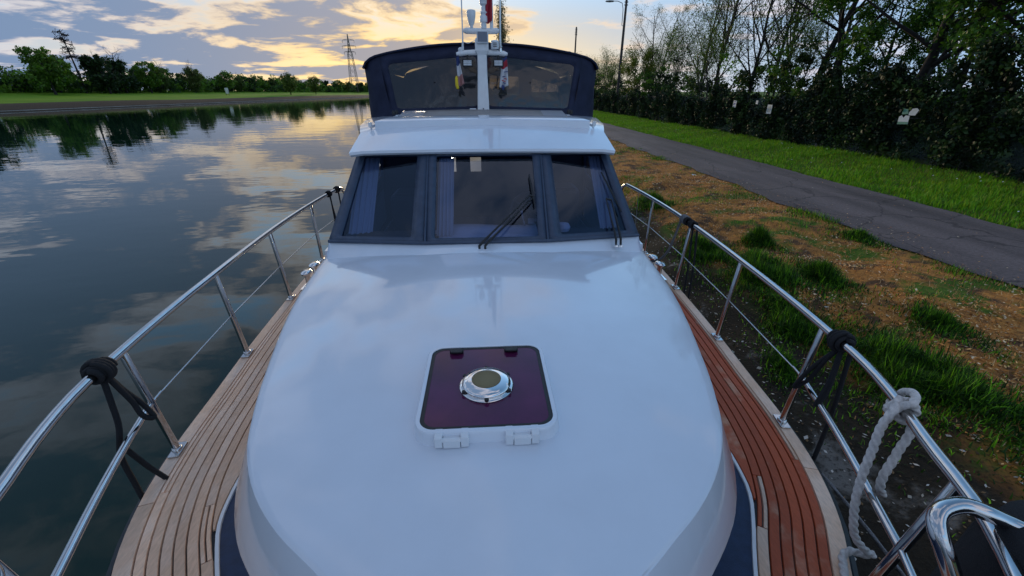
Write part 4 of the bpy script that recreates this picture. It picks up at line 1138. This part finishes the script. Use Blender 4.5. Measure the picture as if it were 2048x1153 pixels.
# wheelhouse roof with visor, raised panels and beige cover
rf = MB()
prof = [(3.93, 1.205, 1.19), (3.915, 1.222, 1.195), (3.92, 1.245, 1.20), (4.42, 1.365, 1.215), (4.5, 1.385, 1.235), (5.0, 1.40, 1.36), (6.1, 1.405, 1.56), (6.6, 1.40, 1.60)]
rows = []
for y, z, w in prof:
    cam_ = .012 if y < 4 else .05
    row = [(-w * .985, y + .02, z - .09 if y > 4 else z - .01)] + [(f * w, y, z + cam_ * (1 - f * f) - (.012 if abs(f) == 1 else 0)) for f in np.linspace(-1, 1, 21)] + [(w * .985, y + .02, z - .09 if y > 4 else z - .01)]
    rows.append(row)
rf.grid(rows)
rf.grid([[(f * (w * .985), y + .02, z - .05) for f in (-1, 1)] for y, z, w in [(3.93, 1.262, 1.19), (4.3, 1.27, 1.2), (5.0, 1.345, 1.36), (6.6, 1.345, 1.6)]])
roof = rf.build('wheelhouse_roof', gelcoat, boat, smooth=25)
st = MB(); st.grid([[(f * 1.07, y, z + .018 * (1 - f * f)) for f in np.linspace(-1, 1, 15)] for y, z in ((4.44, 1.36), (4.455, 1.452), (4.47, 1.460), (5.2, 1.462), (5.22, 1.40))])
st.build('roof_panel', gelcoat, roof, smooth=30, bevel=.004)
s2 = MB(); s2.grid([[(f * 1.06, y, z + .012 * (1 - f * f)) for f in np.linspace(-1, 1, 15)] for y, z in ((5.50, 1.40), (5.52, 1.425), (6.05, 1.492), (6.08, 1.492), (6.10, 1.42))])
s2.build('roof_panel', gelcoat, roof, smooth=30)
bc = MB(); bc.grid([[(f * .76, 5.53 + .5 * v, 1.433 + .062 * v + .014 * (1 - f * f)) for f in np.linspace(-1, 1, 11)] for v in np.linspace(0, 1, 4)]); bc.build('sunroof_cover', beige_cover, roof, smooth=60, solid=.01)
for s in (1, -1):
    tr_ = MB(); tr_.tube([(s * 1.13, 4.50, 1.405), (s * 1.13, 5.5, 1.43), (s * 1.13, 6.1, 1.44)], .008, 8)
    for y in (4.47, 5.9): tr_.box((s * 1.12, y, 1.43), (.03, .03, .04))
    tr_.build('roof_track', plastic_white, roof, smooth=30)
    for y in (5.75, 5.95): MB().lathe((s * 1.13, y, 1.46), [(.02, 0), (.022, .03), (.012, .05)], 10).build('track_knob', black_rubber, roof)

# canopy over the aft cockpit
PROF = catmull([(0, 2.34), (.6, 2.315), (1.1, 2.25), (1.36, 2.20), (1.50, 2.16), (1.59, 2.10), (1.63, 2.03)], 22)
PROF[:, 1] -= .02


def pz(x): return float(np.interp(abs(x), PROF[:, 0], PROF[:, 1]))


cv = MB(); ys = [6.53, 6.56, 6.62, 7.2, 7.9, 8.6, 9.3, 9.8]
sag = [-.012, .0, .0, -.02, .0, -.02, .0, -.03]
rows = []
for y, g in zip(ys, sag):
    half = [(x, y, z + g * (1 - (x / 1.63) ** 2)) for x, z in PROF]
    rows.append([(-a, b, c) for a, b, c in half[:0:-1]] + half)
cv.grid(rows)
canopy = cv.build('canopy', canvas, boat, smooth=60, solid=.012)
MB().tube([(x, 6.525, z + .0) for x, z in ([(-a, b) for a, b in PROF[:0:-1]] + list(map(tuple, PROF)))], .014, 8).build('piping', canvas, canopy)
FB = [(0, 6.13, 1.44), (.6, 6.135, 1.44), (1.22, 6.19, 1.42)]


def front_pt(s):
    def P(u, v):
        xb = 1.22 * u; xt = 1.40 * u
        b = Vector((xb, 6.13 + .06 * u * u, 1.40 - .02 * u)); t = Vector((xt, 6.545, pz(xt)))
        p = b.lerp(t, v); p.y -= .07 * math.sin(math.pi * v) + .0; return Vector((s * p.x, p.y, p.z))
    return P


for s in (1, -1):
    fp = MB(); P = front_pt(s)
    # subdivided patch with a rounded window opening
    I = panel_with_hole(fp, P, (.055, .93, .16, .83), .05, 12)
    fo = fp.build('front_panel', canvas, canopy, smooth=60, solid=.008)
    gl = MB(); NU, NV = 10, 8
    loop2 = round_rect(.4925, .495, .875, .67, .05, 12)
    rings = []
    for q in (1, .75, .5, .25, .02): rings.append([P(.4925 + (x - .4925) * q, .495 + (y - .495) * q) for x, y in loop2])
    gl.grid(rings, True); gl.build('window', vinyl, fo, smooth=60)
    # side curtain from the front panel round to the stern
    bt = [(1.22, 6.19, 1.38), (1.45, 6.36, 1.34), (1.60, 6.55, 1.27), (1.66, 6.85, 1.22), (1.69, 7.6, 1.22), (1.71, 8.6, 1.20), (1.70, 9.8, 1.18)]
    tp = [(1.40, 6.545, pz(1.40)), (1.52, 6.55, pz(1.52)), (1.61, 6.57, pz(1.61)), (1.63, 6.8, 2.01), (1.63, 7.6, 2.01), (1.63, 8.6, 2.01), (1.63, 9.8, 1.98)]
    bt, tp = catmull(bt, 24), catmull(tp, 24)
    sc = MB(); sc.grid([[(s * (b[0] + (t[0] - b[0]) * v + .03 * math.sin(math.pi * v) * min(k / 4, 1)), b[1] + (t[1] - b[1]) * v - (.07 * math.sin(math.pi * v) if k < 3 else 0) * (1 - k / 3), b[2] + (t[2] - b[2]) * v) for k, (b, t) in enumerate(zip(bt, tp))] for v in np.linspace(0, 1, 7)])
    sc.build('side_curtain', canvas, canopy, smooth=60)
    # rear wall halves with window openings
    for x0, x1 in ((.0, .90), (.90, 1.735)):
        rw = MB()
        def PR(u, v, x0=x0, x1=x1, s=s):
            x = x0 + (x1 - x0) * u; return Vector((s * x, 9.79, 1.0 + (pz(min(x, 1.63)) - .02 - 1.0) * v))
        I = panel_with_hole(rw, PR, (.16, .86, .52, .80), .05, 6)
        ro = rw.build('rear_panel', canvas, canopy, smooth=0)
        c = sum((Vector(p) for p in I), Vector()) / len(I)
        MB().add(list(I) + [c], [(i, (i + 1) % len(I), len(I)) for i in range(len(I))]).build('window', vinyl if s > 0 else canvas, ro, smooth=0)
# canopy hoops seen through the windows
for y in (7.4, 8.5):
    MB().tube([(x, y, z - .03) for x, z in ([(-a, b) for a, b in PROF[:0:-1]] + list(map(tuple, PROF)))], .012, 6).build('canopy_hoop', steel, canopy)
MB().box((0, 8.6, .20), (3.0, 3.6, .03)).build('cockpit_sole', interior_dark, boat, smooth=0)
MB().box((.55, 8.3, 1.12), (.5, .4, .9)).build('helm_seat', interior_dark, boat, smooth=0, bevel=.08)

# mast with lights, horn and aerials
MY = 6.06
ms = MB(); ms.grid([[(x * w + .0, MY + y * w, z) for x, y in ((-1, -.8), (1, -.8), (1, .8), (-1, .8))] for z, w in ((1.42, .086), (1.50, .078), (1.95, .062), (2.14, .060), (2.19, .085), (2.30, .085), (2.33, .075), (2.335, .01))], True)
mast = ms.build('mast', white_paint, boat, smooth=20, bevel=.012)


def bar(L, z, r, droop, name):
    MB().tube([(x * L, MY, z - droop * abs(x) ** 2) for x in np.linspace(-1, 1, 15)], [r * (.55 if abs(x) > .99 else 1) for x in np.linspace(-1, 1, 15)], 12).build(name, white_paint, mast)


bar(.325, 2.175, .032, .02, 'lower_crossbar'); bar(.225, 2.405, .034, -.006, 'upper_crossbar')
MB().lathe((-.27, MY, 2.18), [(.02, -.02), (.03, .02), (.03, .035), (.012, .05)], 10).build('aerial_base', plastic_white, mast)
fl = MB(); fl.box((0.012, MY - .08, 2.335), (.145, .07, .135)); floodhead = fl.build('searchlight', plastic_white, mast, smooth=0, bevel=.01)
MB().box((0.012, MY - .118, 2.335), (.118, .006, .106)).build('lens', lens_grey, floodhead, smooth=0)
for x in (-.185, .205):
    f2 = MB(); f2.box((x, MY - .05, 2.05), (.13, .06, .085)); f2.tube([(x, MY - .03, 2.09), (x, MY - .01, 2.14)], .014, 8); o = f2.build('floodlight', black_rubber, mast, smooth=0, bevel=.006)
    for i in range(6):
        for j in range(3): MB().box((x - .0425 + .017 * i, MY - .083, 2.033 + .02 * j), (.014, .004, .016)).build('lens', plastic_white, o, smooth=0)
MB().lathe((-.12, MY, 2.44), [(.02, 0), (.018, .02), (.035, .045), (.052, .12), (.056, .17), (.046, .187), (.02, .193)], 20, sy=.8).build('gps_antenna', plastic_white, mast)
nl = MB().lathe((.032, MY, 2.43), [(.035, 0), (.033, .06), (.046, .075), (.046, .13), (.030, .15), (.046, .17), (.046, .175), (.028, .19), (.025, .24), (.046, .26), (.046, .30), (.05, .305), (.05, .34), (.03, .37)], 16).build('signal_light', plastic_white, mast, smooth=40)
MB().lathe((.032, MY, 2.735), [(.044, 0), (.044, .035)], 16).build('lens', amber, nl)
hn = MB().lathe((.165, MY - .03, 2.255), [(.02, -.05), (.05, -.045), (.055, .0), (.05, .045), (.03, .052)], 18, sx=.95); ho = hn.build('horn', plastic_white, mast, smooth=40)
for k in range(3): MB().box((.165, MY - .086, 2.235 + .018 * k), (.05, .004, .007)).build('grille_bar', black_rubber, ho, smooth=0)
MB().tube([(-.242, MY, 2.20), (-.235, MY, 2.34), (-.225, MY, 3.5)], [.016, .008, .006], 8).build('whip_aerial', plastic_white, mast)
MB().tube([(.235, MY, 2.17), (.235, MY, 2.36), (.245, MY, 3.5)], [.018, .012, .009], 8).build('whip_aerial', steel, mast)
MB().lathe((.235, MY, 2.165), [(.03, 0), (.034, .02), (.02, .05), (.024, .07), (.012, .09)], 10).build('aerial_base', steel, mast)
MB().tube([(-.235, MY - .02, 2.29), (-.17, MY - .04, 2.27), (-.08, MY - .05, 2.30)], .004, 6).build('cable', plastic_white, mast)
MB().tube([(.128, MY, 2.42), (.130, MY + .02, 2.55), (.125, MY + .03, 3.4)], [.022, .02, .014], 8).build('flag_staff', plastic_white, mast)
MB().box((-.14, MY - .02, 1.505), (.09, .05, .035)).build('junction_box', plastic_white, mast, smooth=0, bevel=.008)
for z in (1.49, 1.52): MB().lathe((.0, MY - .068, z), [(.008, 0), (.008, .004)], 8, Matrix.Rotation(R(90), 3, 'X')).build('bolt', black_rubber, mast)

# guard rails
RAIL = [(.30, 1.10), (.74, 1.385), (.95, 1.465), (1.14, 1.545), (1.40, 1.63), (1.70, 1.68), (2.6, 1.775), (3.5, 1.835), (4.45, 1.845), (5.0, 1.82), (5.24, 1.80)]
rail = catmull([(w, y) for y, w in RAIL], 60); RZ = .65
st_y = [.80, 1.70, 2.60, 3.50, 4.45]
for s in (1, -1):
    gr = MB(); pts = [(s * x, y, RZ) for x, y in rail] + [(s * 1.79, 5.33, .63), (s * 1.785, 5.40, .56), (s * 1.785, 5.43, .40), (s * 1.79, 5.44, .012)]
    gr.tube(pts, .0195, 14); g = gr.build('guard_rail', steel, boat, smooth=50)
    for y in st_y:
        xt = float(np.interp(y, rail[:, 1], rail[:, 0])); xb = float(np.interp(y, edge[:, 1], edge[:, 0])) - .036
        yb = y + (.02 if y > 1 else .0)
        sb = MB(); sb.tube([(s * xb, yb, .012), (s * xt, y, RZ - .008)], .0175, 12)
        i = int(np.argmin(abs(edge[:, 1] - y))); an = math.atan2(tang[i][1], tang[i][0] * s)
        sb.box((s * xb, yb, .0165), (.105, .052, .012), Matrix.Rotation(an, 3, 'Z')); sb.lathe((s * xb, yb, .022), [(.026, 0), (.024, .012), (.018, .016)], 14)
        sb.build('stanchion', steel, g, smooth=45, bevel=.003)
    def mid(y): return (s * (float(np.interp(y, rail[:, 1], rail[:, 0])) * .5 + (float(np.interp(y, edge[:, 1], edge[:, 0])) - .036) * .5), y, .335)
    MB().tube([Vector(mid(y)).lerp(Vector(mid(.80)).lerp(Vector(mid(1.70)), (y - .80) / .90), .75) for y in np.linspace(.80, 1.70, 14)], .0155, 12).build('mid_rail', steel, g, smooth=50)
    MB().tube([mid(y) for y in np.linspace(.1, .80, 8)], .0125, 10).build('mid_rail', steel, g, smooth=50)
    wr = MB(); wr.tube([mid(1.70), (mid(1.74)[0], 1.74, .337)], .009, 8); wr.tube([(mid(1.74)[0], 1.74, .337), (mid(1.80)[0], 1.80, .338)], .006, 8); wr.tube([mid(1.8)] + [mid(y) for y in (2.6, 3.5, 4.45)] + [(s * 1.787, 5.43, .345)], .0042, 8)
    wr.build('lifeline', steel, g, smooth=50)
    # double bollard on the side deck
    bo = MB()
    for y in (3.78, 3.98):
        bo.lathe((s * 1.735, y, .01), [(.030, 0), (.028, .10), (.034, .125), (.060, .135), (.064, .150), (.050, .162), (.001, .166)], 18, sx=.75, sy=1.15)
    bo.box((s * 1.735, 3.88, .016), (.10, .40, .012)); bo.build('bollard', chrome, boat, smooth=45)

# bow hoops of the pulpit on each side
for s in (1, -1):
    hp = catmull([(s * x, y, z) for x, y, z in ((1.30, .50, .03), (1.27, .52, .36), (1.186, .583, .58), (1.168, .615, .64), (1.161, .643, .68), (1.169, .66, .695), (1.189, .674, .705), (1.223, .682, .712), (1.264, .681, .715), (1.299, .661, .712), (1.339, .641, .70), (1.379, .613, .69), (1.434, .573, .67), (1.47, .48, .64), (1.47, .40, .6))], 90)
    if s < 0: hp[:, 0] -= .005
    MB().tube(hp, .0215, 14).build('bow_hoop', steel, boat, smooth=50)

# wipers
def wiper(p0, p1, q0, q1, b0, b1):
    """two parallel arms from their pivots p to the head q, blade b0-b1"""
    w = MB()
    for p, q in ((p0, q0), (p1, q1)):
        p, q = Vector(p), Vector(q)
        w.tube([p + Vector((0, -.02, -.03)), p + Vector((0, -.01, .012)), p.lerp(q, .12) + Vector((0, -.012, .016)), q], [.009, .010, .009, .0055], 8)
    wo_ = w.build('wiper', black_rubber, boat)
    b0, b1 = Vector(b0), Vector(b1)
    MB().tube([b0, b0.lerp(b1, .5) + Vector((0, -.006, .006)), b1], [.006, .010, .006], 6).tube([q0, q1], .009, 8).build('blade', black_rubber, wo_)
    for p in (p0, p1):
        MB().lathe((p[0], p[1] - .03, p[2] - .05), [(.018, 0), (.018, .014), (.008, .02)], 12, Matrix.Rotation(R(-30), 3, 'X')).build('pivot', chrome, wo_)


wiper((-.06, 3.06, .632), (-.015, 3.055, .634), (.37, 3.50, .925), (.41, 3.50, .92), (.405, 3.42, .865), (.385, 3.72, 1.06))
wiper((1.045, 3.16, .628), (1.085, 3.165, .625), (1.05, 3.56, .875), (1.10, 3.56, .865), (1.16, 3.45, .79), (1.06, 3.83, 1.055))

# ------------------------------------------------------------------ ropes, flags, fender
def rope(name, pts, r, m, label, n=120, strands=0, group=None, parts=()):
    c = catmull(pts, n); mb = MB()
    mb.tube(c, r, 24 if strands else 8, True, strands, 2 * math.pi * strands / (r * 7.5) if strands else 0, .42 if strands else 0)
    for q, k in parts:
        mb.tube(catmull(q, k), r, 24 if strands else 8, True, strands, 2 * math.pi * strands / (r * 7.5) if strands else 0, .42 if strands else 0)
    return tag(mb.build(name, m, None, smooth=70), label, 'rope', group)


def rail_pt(y, s=1): return Vector((s * float(np.interp(y, rail[:, 1], rail[:, 0])), y, RZ))


def wraps(y, s, r_rope, turns, pitch, r_tube=.0195, y_dir=1, start=0.0):
    """turns of rope round the rail"""
    a = rail_pt(y, s); b = rail_pt(y + .05, s); t = (b - a).normalized(); u = Vector((0, 0, 1)); v = t.cross(u)
    out = []
    for k in range(int(turns * 10) + 1):
        f = k / 10; an = 2 * math.pi * f + start; q = r_tube + r_rope * 1.0
        out.append(tuple(a + t * (pitch * f * y_dir) + (u * math.cos(an) + v * math.sin(an)) * q))
    return out


# white mooring line: knot on the right rail, both tails, bight on the teak
k1 = wraps(1.085, 1, .0128, 2.2, .026, start=2.6)
A0 = rail_pt(1.13)
tail = [(A0.x - .02, 1.13, .69), (1.488, 1.105, .665), (1.451, 1.09, .60), (1.430, 1.067, .50), (1.402, 1.035, .38), (1.392, .995, .24), (1.418, .966, .13), (1.470, .945, .075), (1.492, .945, .06), (1.468, .958, .045), (1.430, .973, .045), (1.396, .965, .036), (1.370, .93, .028), (1.344, .89, .028), (1.30, .78, .028)]
tail2 = [(A0.x + .02, 1.12, .63), (1.557, 1.083, .60), (1.513, 1.049, .50), (1.468, 1.019, .38), (1.475, 1.015, .345), (1.495, 1.015, .32)]
big = [(A0.x - .042, 1.12, .655), (A0.x - .022, 1.085, .700), (A0.x + .02, 1.12, .708), (A0.x + .045, 1.175, .675), (A0.x + .035, 1.19, .63), (A0.x - .01, 1.16, .612), (A0.x - .04, 1.13, .63)]
rope('white_rope', tail, .0128, white_rope_m, 'thick white three-strand rope knotted on the right rail with its end on the teak', 300, 3, parts=[(k1, 120), (tail2, 80), (big, 90)])
# black lines
kb = wraps(1.50, -1, .0115, 4.3, .023)
kb2 = wraps(1.53, -1, .0115, 2.4, .014, r_tube=.036)
ax = rail_pt(1.55, -1)
rope('black_rope', [(ax.x + .01, 1.54, .62), (ax.x + .015, 1.52, .50), (ax.x + .02, 1.50, .40), (ax.x - .005, 1.47, .25), (ax.x + .0, 1.46, .08), (ax.x + .01, 1.45, -.1), (ax.x + .0, 1.44, -.45)], .0115, black_rope_m, 'black fender line with a long loop knotted on the left rail', 60,
     parts=[(kb, 60), (kb2, 40), ([(ax.x + .01, 1.56, .62), (ax.x + .03, 1.58, .52), (ax.x + .07, 1.60, .40), (ax.x + .085, 1.595, .345), (ax.x + .075, 1.58, .36), (ax.x + .05, 1.57, .47), (ax.x + .02, 1.55, .62)], 50), ([(ax.x + .005, 1.48, .3), (ax.x + .03, 1.52, .12), (ax.x + .07, 1.555, -.05), (ax.x + .08, 1.56, -.2)], 30)])
kb = wraps(1.53, 1, .0105, 4.0, .021); kb2 = wraps(1.55, 1, .0105, 2.4, .015, r_tube=.035); ax = rail_pt(1.56, 1)
rope('black_rope', [(ax.x, 1.56, .62), (ax.x - .03, 1.60, .52), (ax.x - .06, 1.635, .40), (ax.x - .07, 1.65, .32), (ax.x - .05, 1.63, .36), (ax.x - .02, 1.58, .55), (ax.x, 1.56, .62)], .0105, black_rope_m, 'black line with two hanging loops tied on the right rail', 60,
     parts=[(kb, 60), (kb2, 40), ([(ax.x, 1.55, .62), (ax.x - .02, 1.52, .5), (ax.x - .045, 1.50, .38), (ax.x - .07, 1.50, .325), (ax.x - .035, 1.515, .44), (ax.x, 1.55, .61)], 50), ([(ax.x + .02, 1.52, .62), (ax.x + .03, 1.50, .3), (ax.x + .03, 1.49, -.2), (ax.x + .03, 1.48, -.6)], 40)])
kb = wraps(3.44, 1, .010, 3.2, .022); ax = rail_pt(3.46, 1)
rope('navy_rope', [(ax.x, 3.46, .62), (ax.x + .01, 3.45, .4), (ax.x + .02, 3.44, .1), (ax.x + .02, 3.43, -.5)], .009, black_rope_m, 'dark blue line hanging from the right rail beside the third stanchion', 40,
     parts=[(kb, 60), ([(ax.x + .01, 3.40, .62), (ax.x + .03, 3.38, .3), (ax.x + .04, 3.37, -.1), (ax.x + .04, 3.36, -.55)], 30), (wraps(3.56, 1, .011, 2.2, .02), 40)])
kb = wraps(3.60, 1, .012, 3.4, .026); ax = rail_pt(3.70, 1)
rope('grey_rope', [(ax.x - .02, 3.69, .62), (ax.x - .04, 3.72, .45), (ax.x - .06, 3.80, .25), (ax.x - .10, 3.92, .13), (ax.x - .14, 3.98, .10), (1.74, 3.98, .09)], .010, grey_rope_m, 'grey flecked braided line from the right rail down to the bollard', 60, 3, parts=[(kb, 70)])
kb = wraps(4.92, -1, .010, 2.6, .021); ax = rail_pt(4.95, -1)
rope('black_rope', [(ax.x + .01, 4.95, .62), (ax.x + .02, 4.95, .5), (ax.x + .035, 4.94, .35), (ax.x + .02, 4.94, .2), (ax.x + .03, 4.93, .05), (ax.x + .02, 4.93, -.05)], .008, black_rope_m, 'wavy black line hanging near the aft end of the left rail', 50, parts=[(kb, 50), ([(ax.x + .005, 4.98, .62), (ax.x + .01, 4.97, .3), (ax.x + .01, 4.97, -.1)], 30)])
kb = wraps(5.16, -1, .012, 2.4, .022); ax = rail_pt(5.2, -1)
rope('black_rope', [(ax.x + .01, 5.2, .62), (ax.x + .015, 5.2, .4), (ax.x + .02, 5.2, .1)], .009, black_rope_m, 'black line at the end bend of the left rail by the windscreen', 30, parts=[(kb, 50)])
rope('thin_line', [(1.88, 5.02, .64), (1.89, 5.02, .3), (1.90, 5.02, -.2), (1.9, 5.02, -.7)], .004, grey_rope_m, 'thin grey line hanging from the right rail near the windscreen', 30)
# braided spring line running outside the hull to the bank
rope('spring_line', [(1.66, 1.40, -.03), (1.72, 1.25, -.10), (1.80, .95, -.22), (1.86, .6, -.32), (1.9, .2, -.42), (1.95, -.5, -.55)], .0075, grey_rope_m, 'thin braided grey line running outside the hull below the right deck edge', 90, 3)


def cloth(name, rows, mats, label, cat='flag'):
    """cloth sheet; mats is a list of (row limit, material)"""
    mb = MB(); mb.grid(rows); o = mb.build(name, mats[0][1], None, smooth=70, solid=.003)
    for _, m in mats[1:]: o.data.materials.append(m)
    nc = len(rows[0]) - 1
    for i, p in enumerate(o.data.polygons):
        r_ = i // nc; k = 0
        for j, (lim, _) in enumerate(mats):
            if r_ >= lim: k = j
        p.material_index = k
    return tag(o, label, cat)


fab_blue = mat('flag_blue', (.03, .05, .16), .85); fab_white = mat('flag_white', (.62, .62, .64), .85); fab_red = mat('flag_red', (.42, .03, .05), .85); fab_yellow = mat('flag_yellow', (.75, .55, .02), .7); fab_rose = mat('flag_rose', (.42, .20, .19), .85)


def limp(x0, w0, w1, z0, z1, n=18, m=9, sway=0.0, amp=.018, y=MY - .02):
    return [[(x0 + sway * v + (w0 + (w1 - w0) * v) * (u - .5) , y + amp * math.sin(9 * u + 4 * v) * (.3 + v), z0 + (z1 - z0) * v - .015 * math.sin(5 * u)) for u in np.linspace(0, 1, m)] for v in np.linspace(0, 1, n)]


cloth('courtesy_flag', limp(-.315, .03, .085, 2.13, 1.80, sway=.035), [(0, fab_blue), (5, fab_white), (11, fab_rose)], 'limp blue, white and red flag hanging from the left mast arm')
yt = MB(); yt.tube([(-.335, MY - .03, 1.905), (-.337, MY - .035, 1.88), (-.335, MY - .04, 1.80), (-.325, MY - .035, 1.765), (-.32, MY - .03, 1.755)], [.008, .018, .021, .018, .006], 12)
tag(yt.build('yellow_float', fab_yellow), 'small yellow float hanging below the blue, white and red flag', 'float')
pn = cloth('club_pennant', limp(.285, .06, .12, 2.12, 1.78, sway=-.01, amp=.022), [(0, fab_blue), (2, fab_red), (6, fab_white)], 'white pennant with red band and blue lettering hanging from the right mast arm')
for k, (u, z, L, m_) in enumerate([(.30, 1.955, .05, fab_blue), (.275, 1.90, .04, fab_blue), (.295, 1.875, .035, fab_red), (.27, 1.85, .05, fab_red), (.28, 1.825, .035, fab_blue)]):
    MB().box((u, MY - .05, z), (L, .003, .010), Matrix.Rotation(R(20 if k > 1 else -8), 3, 'Y')).build('lettering', m_, pn, smooth=0)
MB().tube([(.26, MY - .03, 1.80), (.262, MY - .035, 1.77), (.268, MY - .03, 1.745)], [.015, .022, .012], 10).build('toggle', fab_blue, pn)
cloth('ensign', limp(.105, .05, .09, 3.25, 2.50, sway=-.01, amp=.02, y=MY + .0), [(0, fab_blue), (6, fab_red), (17, fab_white)], 'furled red ensign on the staff behind the signal lights')

# black fender standing in a steel basket at the right bow rail
fe = empty('fender', (1.50, .45, -.1), 'large black covered fender at the right bow beside the steel hoop', 'fender')
Mf = Matrix.Translation((1.44, .54, .27)) @ Matrix.Rotation(R(4), 4, 'Y')
fb = MB(); fb.lathe((0, 0, 0), [(.03, -.52), (.15, -.48), (.19, -.38), (.19, .32), (.165, .42), (.07, .48), (.03, .49)], 28); fb.v = [tuple(Mf @ Vector(p)) for p in fb.v]
fb.build('body', black_rope_m, fe, smooth=60)
fc = MB(); fc.tube([Mf @ Vector((.185 * math.cos(a), .185 * math.sin(a), -.02)) for a in np.linspace(0, 2 * math.pi, 30)], .008, 8)
fc.tube([Mf @ Vector((.03 * math.cos(a), 0, .47 + .03 * math.sin(a))) for a in np.linspace(0, 2 * math.pi, 16)], .007, 6); fc.build('ring', steel, fe)
